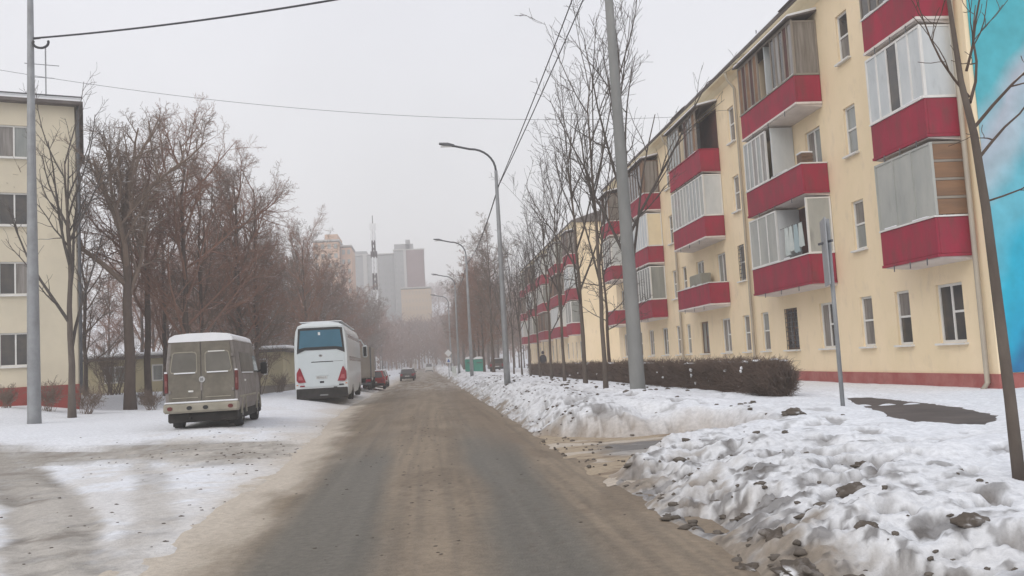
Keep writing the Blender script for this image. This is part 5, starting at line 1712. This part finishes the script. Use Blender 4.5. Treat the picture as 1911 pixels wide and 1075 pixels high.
# shrubs before the left block
rs_ = random.Random(15)
def shrub_mesh(seed, h=1.0, n=26):
    r_ = random.Random(seed)
    m = MB()
    P = dict(levels=2, n=[3, 6, 5], len=[.4, .5, .5], ang=[(20, 50), (20, 50), (25, 60)], up=[.05, .03, .02], wob=[.15, .2, .25], first=[.3, .2, .1], rr=[.5, .5, .6], rmin=.005 if n < 30 else .0026, t0=.4, taper=.8)
    for k in range(n):
        a = r_.uniform(0, 6.28); s = r_.uniform(.1, .9)
        grow(m, Vector((r_.uniform(-.2, .2), r_.uniform(-.2, .2), -.05)), Vector((math.cos(a) * s, math.sin(a) * s, 1)).normalized(), h * r_.uniform(.6, 1.1), .009, 0, P, r_)
    me = m.mesh('twigs'); me.materials.append(M['twig_brown'])
    return me
shm = [shrub_mesh(1, 1.1), shrub_mesh(2, .8)]
for k, (x, y, lab) in enumerate(((-15.2, 37.5, 'bare snowy shrub right beside the grey pole'), (-16.6, 37.0, 'low bare shrub at the far left in front of the dark red base'), (-14.0, 38.4, 'bare shrub between the slender pruned tree and the block corner'),
                                 (-12.3, 41.3, 'leaning bare shrub right of the block corner'), (-11.5, 44.5, 'bare shrub between the broad tree and the van'), (-14.2, 46.5, 'bare shrub behind the broad trunk'),
                                 (-9.2, 57.0, 'bare shrub between van and coach before the low yellow building'))):
    t = thing('shrub', lab, 'shrub', (x, y, gz(x, y)), k * 1.1)
    link('twigs', shm[k % 2], None, t)

thk = [shrub_mesh(5, 1.0, 34), shrub_mesh(6, 1.0, 34)]
rbs = random.Random(61)
bush_spots = [(-12.6, 51.5), (-18.4, 54.5), (-10.3, 54.0), (-9.0, 72.5), (-11.5, 77), (-15.3, 72.5), (-19.5, 72.6)]
for k, (x, y) in enumerate(bush_spots):
    t = thing('bush', 'tall tangled brown bush among the trees %s' % ('before the low yellow building' if y < 58 else 'beyond the low yellow building'), 'bush', (x, y, gz(x, y)), k * .9, 'brown undergrowth in the left wood')
    sc_ = rbs.uniform(2.2, 3.4)
    t.scale = (sc_ * .9, sc_ * .9, sc_)
    link('twigs', thk[k % 2], None, t)

# ------------------------------------------------------------------ hedge on the right
hx0, hx1, hy0, hy1 = 7.45, 8.75, 19.4, 66.0
hd = thing('hedge', 'long clipped brown hedge along the right bank with bits of snow', 'hedge', (8.1, 40, 0.0))
hm = MB()
rh = random.Random(4)
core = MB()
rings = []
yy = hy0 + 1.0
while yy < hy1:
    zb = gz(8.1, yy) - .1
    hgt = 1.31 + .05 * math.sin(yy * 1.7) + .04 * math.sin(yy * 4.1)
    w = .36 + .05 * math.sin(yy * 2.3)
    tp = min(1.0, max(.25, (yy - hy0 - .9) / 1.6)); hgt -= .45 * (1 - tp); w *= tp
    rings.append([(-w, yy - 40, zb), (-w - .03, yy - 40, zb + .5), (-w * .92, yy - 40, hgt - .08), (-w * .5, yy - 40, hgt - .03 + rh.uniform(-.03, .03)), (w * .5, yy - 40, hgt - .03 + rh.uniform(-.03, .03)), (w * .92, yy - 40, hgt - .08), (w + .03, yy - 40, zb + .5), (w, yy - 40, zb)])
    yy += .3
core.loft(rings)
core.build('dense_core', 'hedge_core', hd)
yy = hy0
while yy < hy1:
    dens = 4200 if yy == hy0 else 1300 if yy < 24 else (520 if yy < 32 else (240 if yy < 45 else 130))
    rr_ = .0045 if yy < 24 else (.006 if yy < 32 else .009)
    zb = gz(8.1, yy)
    for k in range(dens):
        y_ = yy + rh.random()
        side = rh.random()
        if yy == hy0:
            a_ = rh.uniform(0, 2 * PI); q_ = rh.random() ** .4
            y_ = hy0 + .05 + rh.random() ** .7 * 1.25
            sh_ = min(1, .55 + (y_ - hy0) * .5)
            x_ = 8.1 + .58 * q_ * math.cos(a_) * sh_; z_ = zb + (1.42 - zb) * (.5 + .5 * q_ * math.sin(a_)) * (.8 + .2 * sh_)
            side = 2
        elif side < .40: x_, z_ = hx0 + rh.uniform(.05, .25), zb + rh.uniform(0, 1) ** .8 * (1.42 - zb)
        elif side < .78: x_, z_ = rh.uniform(hx0, hx1), 1.38 + .05 * math.sin(y_ * 1.7) + .05 * math.sin(y_ * 5.3 + x_ * 4) + rh.uniform(-.16, .06)
        elif side < .90: x_, z_ = hx1 - rh.uniform(.05, .2), zb + rh.random() * (1.42 - zb)
        else:
            x_, z_ = rh.uniform(hx0, hx1), zb + rh.random() * (1.42 - zb)
        out = Vector((x_ - 8.1, (-.4 if yy == hy0 and y_ < hy0 + .3 else 0) + rh.gauss(0, .5), (z_ - .9) * .8 + rh.gauss(0, .35) + .25)).normalized()
        L = rh.uniform(.12, .34)
        p0 = Vector((x_ - 8.1, y_ - 40, z_)) - out * L * .6
        p1 = p0 + out * L * .55 + Vector((rh.gauss(0, .02), rh.gauss(0, .02), rh.gauss(0, .02)))
        hm.tube([p0, p1, p0 + out * L + Vector((rh.gauss(0, .04), rh.gauss(0, .04), rh.gauss(0, .03)))], [rr_, rr_ * .8, rr_ * .5], 3, False)
    yy += 1
hm.build('twigs', 'hedge', hd)
sn = MB()
for k in range(34):
    yy = hy0 + rh.random() ** 1.6 * 30
    if rh.random() < .6:
        c = (rh.uniform(-.5, .4), yy - 40, 1.40 + rh.uniform(-.02, .03)); r_ = (rh.uniform(.05, .2), rh.uniform(.08, .35), .03)
    else:
        c = (-.60 + rh.uniform(-.06, .08), yy - 40, rh.uniform(.75, 1.3)); r_ = (rh.uniform(.02, .05), rh.uniform(.02, .06), rh.uniform(.02, .05))
    sn.blob(c, r_, k, 7, 5, .3)
sn.build('snow_patches', 'snow_plain', hd, True)['kind'] = 'stuff'

# ------------------------------------------------------------------ clods and crumbs on the snow
def gsurf(x, y):
    return float(ground_z(np.array([[x]]), np.array([[y]]))[0, 0])


clods = [(2.86, 5.95, .13, 'dark frozen clod at the bottom of the snow heap, right of the others'), (2.78, 7.15, .13, 'dark angular clod on the lower slope of the snow heap'),
         (3.75, 7.7, .15, 'broad grey clod high on the snow heap near the leaning tree'), (2.62, 6.35, .16, 'brown clod at the foot of the heap near the road edge'),
         (6.15, 14.6, .19, 'single dark lump standing alone on the smooth snow below the hedge'), (2.95, 8.3, .09, 'small dark clod above the angular one on the slope'),
         (2.75, 5.3, .14, 'large brown clod lowest on the heap at the picture edge'), (2.45, 6.9, .10, 'small muddy clod at the edge of the road'),
         (3.3, 6.6, .10, 'grey clod half sunk in the heap'), (4.6, 9.2, .10, 'small dark clod high up behind the broad grey one'),
         (3.5, 9.6, .08, 'little clod on the heap below the driveway'), (3.95, 6.3, .12, 'grey lump at the lower right of the snow heap')]
for k, (x, y, r, lab) in enumerate(clods):
    r *= .8
    m = MB().blob((0, 0, 0), (r * 1.25, r * .95, r * .6), 100 + k, 30, 18, .30)
    for q in range(len(m.v)):
        v_ = Vector(m.v[q])
        m.v[q] = tuple(v_ * (1 + .30 * mnoise.fractal(v_ / r * 1.6 + Vector((k, 0, 0)), 1.0, 2.0, 4)))
    me = m.mesh('snow_clod', True)
    o = link('snow_clod', me, 'clod', None, (x, y, gsurf(x, y) + r * .05), (0, 0, k * 1.7))
    tag(o, lab, 'snow clod', 'dark clods on the snow heap')
cr = MB()
rc = random.Random(33)
for k in range(36):
    y_ = 5.2 + rc.random() ** 1.3 * 7.5
    t_ = .1 + abs(rc.gauss(0, .75))
    x_ = float(edge_r(np.array([y_]))[0]) + t_
    r = rc.uniform(.028, .065)
    cr.blob((x_, y_, gsurf(x_, y_) + r * .05), (r * rc.uniform(1, 1.8), r * rc.uniform(.8, 1.3), r * .6), k + 5000, 9, 6, .45)
for k in range(400):
    y_ = 5.0 + rc.random() ** 1.5 * 42
    t_ = abs(rc.gauss(0, 1)) * (1.1 if y_ < 14 else .8) + .02
    x_ = float(edge_r(np.array([y_]))[0]) + t_
    if in_poly(np.array([x_]), np.array([y_]), PATCH)[0] < .1: continue
    r = rc.uniform(.008, .028) * (1 if rc.random() < .88 else 1.9)
    z_ = gsurf(x_, y_)
    if abs(y_ - 16.2) < float(drive_half(x_)) - .3: z_ = max(z_, .045)
    cr.blob((x_, y_, z_ + r * .1), (r * rc.uniform(.8, 1.8), r * rc.uniform(.8, 1.4), r * .7), k, 6, 4, .4)
for k in range(220):
    y_ = 14.0 + rc.random() * 45
    x_ = 3.0 + rc.random() * 4
    r = rc.uniform(.02, .06)
    cr.blob((x_, y_, gsurf(x_, y_) + r * .2), (r * 1.3, r * 1.1, r * .6), k, 6, 4, .4)
for k in range(300):
    y_ = 7 + rc.random() ** 1.3 * 22
    x_ = -2.7 - abs(rc.gauss(0, 2.6))
    if rc.random() < .5: y_ = 20.5 - .14 * (x_ + 4) + rc.gauss(0, 1.6)
    r = rc.uniform(.006, .022)
    cr.blob((x_, y_, gsurf(x_, y_) + r * .1), (r * 1.6, r * 1.2, r * .55), k, 6, 4, .4)
for k in range(160):
    y_ = 8 + rc.random() ** 1.2 * 24
    x_ = rc.gauss(-.15, .35) if rc.random() < .6 else rc.uniform(-2.2, 2.3)
    r = rc.uniform(.006, .016)
    z_ = float(road_z(np.array([[x_]]), np.array([[y_]]))[0, 0])
    cr.blob((x_, y_, z_ + r * .2), (r * 1.6, r * 1.2, r * .5), k, 6, 4, .4)
o = cr.build('dirt_crumbs', 'crumb', None, True); o['kind'] = 'stuff'
tag(o, 'dark crumbs of frozen dirt strewn over the snow and road edges')

# ------------------------------------------------------------------ small things at the balconies
lt = thing('laundry', 'pale laundry hanging in the open half of the lowest middle balcony', 'laundry', (13.2, 30.2, 4.85))
MB().tube([(0, -1.2, 1.15), (0, 1.0, 1.15)], .008, 4).build('line', 'wire', lt)
for k, (y_, w_, h_, m_) in enumerate(((-.75, .32, .85, 'cloth_white'), (-.35, .36, 1.0, 'cloth_blue'), (.08, .3, .9, 'cloth_white'), (.45, .34, 1.02, 'cloth_white'))):
    c = MB()
    n_ = 7
    top = [(0.02 * math.sin(j * 2.1), y_ + w_ * (j / n_ - .5), 1.15) for j in range(n_ + 1)]
    bot = [(0.05 * math.sin(j * 2.1 + 1), y_ + w_ * 1.12 * (j / n_ - .5), 1.15 - h_ + .05 * math.sin(j * 3)) for j in range(n_ + 1)]
    vs = top + bot + [(x + .012, y2, z2) for x, y2, z2 in top + bot]
    fs = []
    q = n_ + 1
    for j in range(n_):
        fs.append((j, j + 1, q + j + 1, q + j)); fs.append((2 * q + j + 1, 2 * q + j, 3 * q + j, 3 * q + j + 1))
    c.add(vs, fs)
    c.build('garment', m_, lt)
wb = thing('wooden_crate', 'small dark wooden crate with snow on the open corner of the third floor balcony', 'crate', (13.3, 28.85, 6.95 + .985))
MB().bbox(-.2, .2, -.2, .2, 0, .34, .02).build('crate_body', 'wood_box', wb)
for z in (.08, .22):
    MB().box(-.215, .215, -.215, -.2005, z, z + .06).build('slat', 'frame_brown', wb)
MB().bbox(-.22, .22, -.22, .22, .342, .40, .03).build('snow_cap', 'snow_plain', wb)
cbn = thing('cabinet', 'grey metal cabinet standing on the open second floor balcony', 'cabinet', (13.55, 42.0, 3.88))
MB().bbox(-.25, .25, -.9, .9, 0, 1.55, .02).build('cabinet_body', 'cabinet_grey', cbn)
for s in (-1, 1):
    MB().bbox(-.275, -.251, min(s * .02, s * .86), max(s * .02, s * .86), .06, 1.5, .005).build('door', 'cabinet_grey', cbn)

# person walking behind the hedge
pz = gz(9.4, 56)
pn = thing('person', 'person in dark hooded coat walking behind the hedge far down the bank', 'person', (9.35, 70.5, gz(9.35, 70.5)), 0.3)
pv = [((0, 0, .98), .17), ((0, 0, 1.2), .19), ((0, .01, 1.42), .2), ((0, .01, 1.54), .075), ((-.19, 0, 1.42), .085), ((-.25, .03, 1.15), .062), ((-.24, .12, .92), .05), ((.19, 0, 1.42), .085), ((.25, -.02, 1.15), .062), ((.25, -.06, .9), .05),
      ((-.1, .02, .9), .115), ((-.11, .10, .5), .08), ((-.11, .02, .09), .055), ((-.11, .15, .05), .04), ((.1, 0, .9), .115), ((.11, -.03, .5), .08), ((.11, -.22, .11), .055), ((.11, -.1, .05), .04)]
pe = [(0, 1), (1, 2), (2, 3), (2, 4), (4, 5), (5, 6), (2, 7), (7, 8), (8, 9), (0, 10), (10, 11), (11, 12), (12, 13), (0, 14), (14, 15), (15, 16), (16, 17)]
me = bpy.data.meshes.new('body')
me.from_pydata([v for v, _ in pv], pe, [])
po = link('body', me, 'coat_dark', pn)
md = po.modifiers.new('skin', 'SKIN')
for i, (_, r) in enumerate(pv):
    me.skin_vertices[0].data[i].radius = (r, r)
me.skin_vertices[0].data[0].use_root = True
sb = po.modifiers.new('sub', 'SUBSURF'); sb.levels = sb.render_levels = 1
MB().blob((0, .02, 1.68), (.085, .1, .12), 1, 12, 9, .02).build('head', 'skin', pn, True)
MB().blob((0, -.005, 1.70), (.11, .12, .135), 2, 12, 9, .03).build('hood', 'coat_dark', pn, True)

# ------------------------------------------------------------------ far wood on the hillside
def simple_tree(rnd):
    m = MB()
    H = rnd.uniform(9, 14)
    m.tube([(0, 0, -1), (0, 0, H * .9)], [.2, .05], 4, False)
    for k in range(24):
        t = .2 + .75 * k / 24
        a = k * 2.4 + rnd.random(); e_ = rnd.uniform(.3, 1.0)
        L = H * .3 * (1.2 - t)
        p0 = Vector((0, 0, H * t)); p1 = p0 + Vector((math.cos(a) * L, math.sin(a) * L, L * e_))
        m.tube([p0, p1], [.09, .04], 3, False)
        for q in range(2):
            a2 = a + rnd.uniform(-1, 1)
            pm_ = p0.lerp(p1, .4 + .3 * q)
            m.tube([pm_, pm_ + Vector((math.cos(a2) * L * .5, math.sin(a2) * L * .5, L * .5))], [.06, .03], 3, False)
    return m


rf_ = random.Random(50)
base_t = []
for k in range(5):
    t = simple_tree(rf_)
    base_t.append((np.array(t.v, np.float32), t.f))
V, F_ = [], []
off = 0
n_t = 0
while n_t < 1250:
    if n_t < 520:                                    # the slope at the end of the road
        y_ = rf_.uniform(256, 350)
        x_ = rf_.uniform(-36, 22)
        if abs(x_ - .5) < 4.2 and y_ < 268: continue
    else:
        y_ = rf_.uniform(262, 700)
        x_ = rf_.gauss(6, 80) * (y_ / 450)
    if (-36 < x_ < -20 and 277 < y_ < 303) or (-34 < x_ < 6 and 350 < y_ < 412): continue
    if -3 < x_ < 2.5 and 268 < y_ < 330 and rf_.random() < .8: continue
    v, f = base_t[rf_.randrange(5)]
    a = rf_.uniform(0, 6.28); s = rf_.uniform(.8, 1.2)
    c_, s_ = math.cos(a) * s, math.sin(a) * s
    w_ = np.stack([v[:, 0] * c_ - v[:, 1] * s_ + x_, v[:, 0] * s_ + v[:, 1] * c_ + y_, v[:, 2] * s + float(hill(y_))], -1)
    V.append(w_)
    F_.extend([tuple(i + off for i in q) for q in f])
    off += len(v)
    n_t += 1
me = bpy.data.meshes.new('distant_wood')
me.from_pydata(np.concatenate(V).tolist(), [], F_)
o = link('distant_wood', me, 'twig_red')
o['kind'] = 'stuff'
tag(o, 'far off bare wood on the hazy hillside')

# ------------------------------------------------------------------ winter haze
hz = MB().box(-1520, 1520, -75, 1560, -1.6, 78)
hm_ = bpy.data.materials.new('haze')
hm_.use_nodes = True
n_ = hm_.node_tree.nodes
n_.remove(n_['Principled BSDF'])
pv_ = n_.new('ShaderNodeVolumePrincipled')
pv_.inputs['Color'].default_value = (0.97, 0.965, 0.96, 1)
pv_.inputs['Density'].default_value = 0.0019
pv_.inputs['Anisotropy'].default_value = 0.1
hm_.node_tree.links.new(pv_.outputs[0], n_['Material Output'].inputs['Volume'])
o = hz.build('haze', hm_)
o['kind'] = 'stuff'
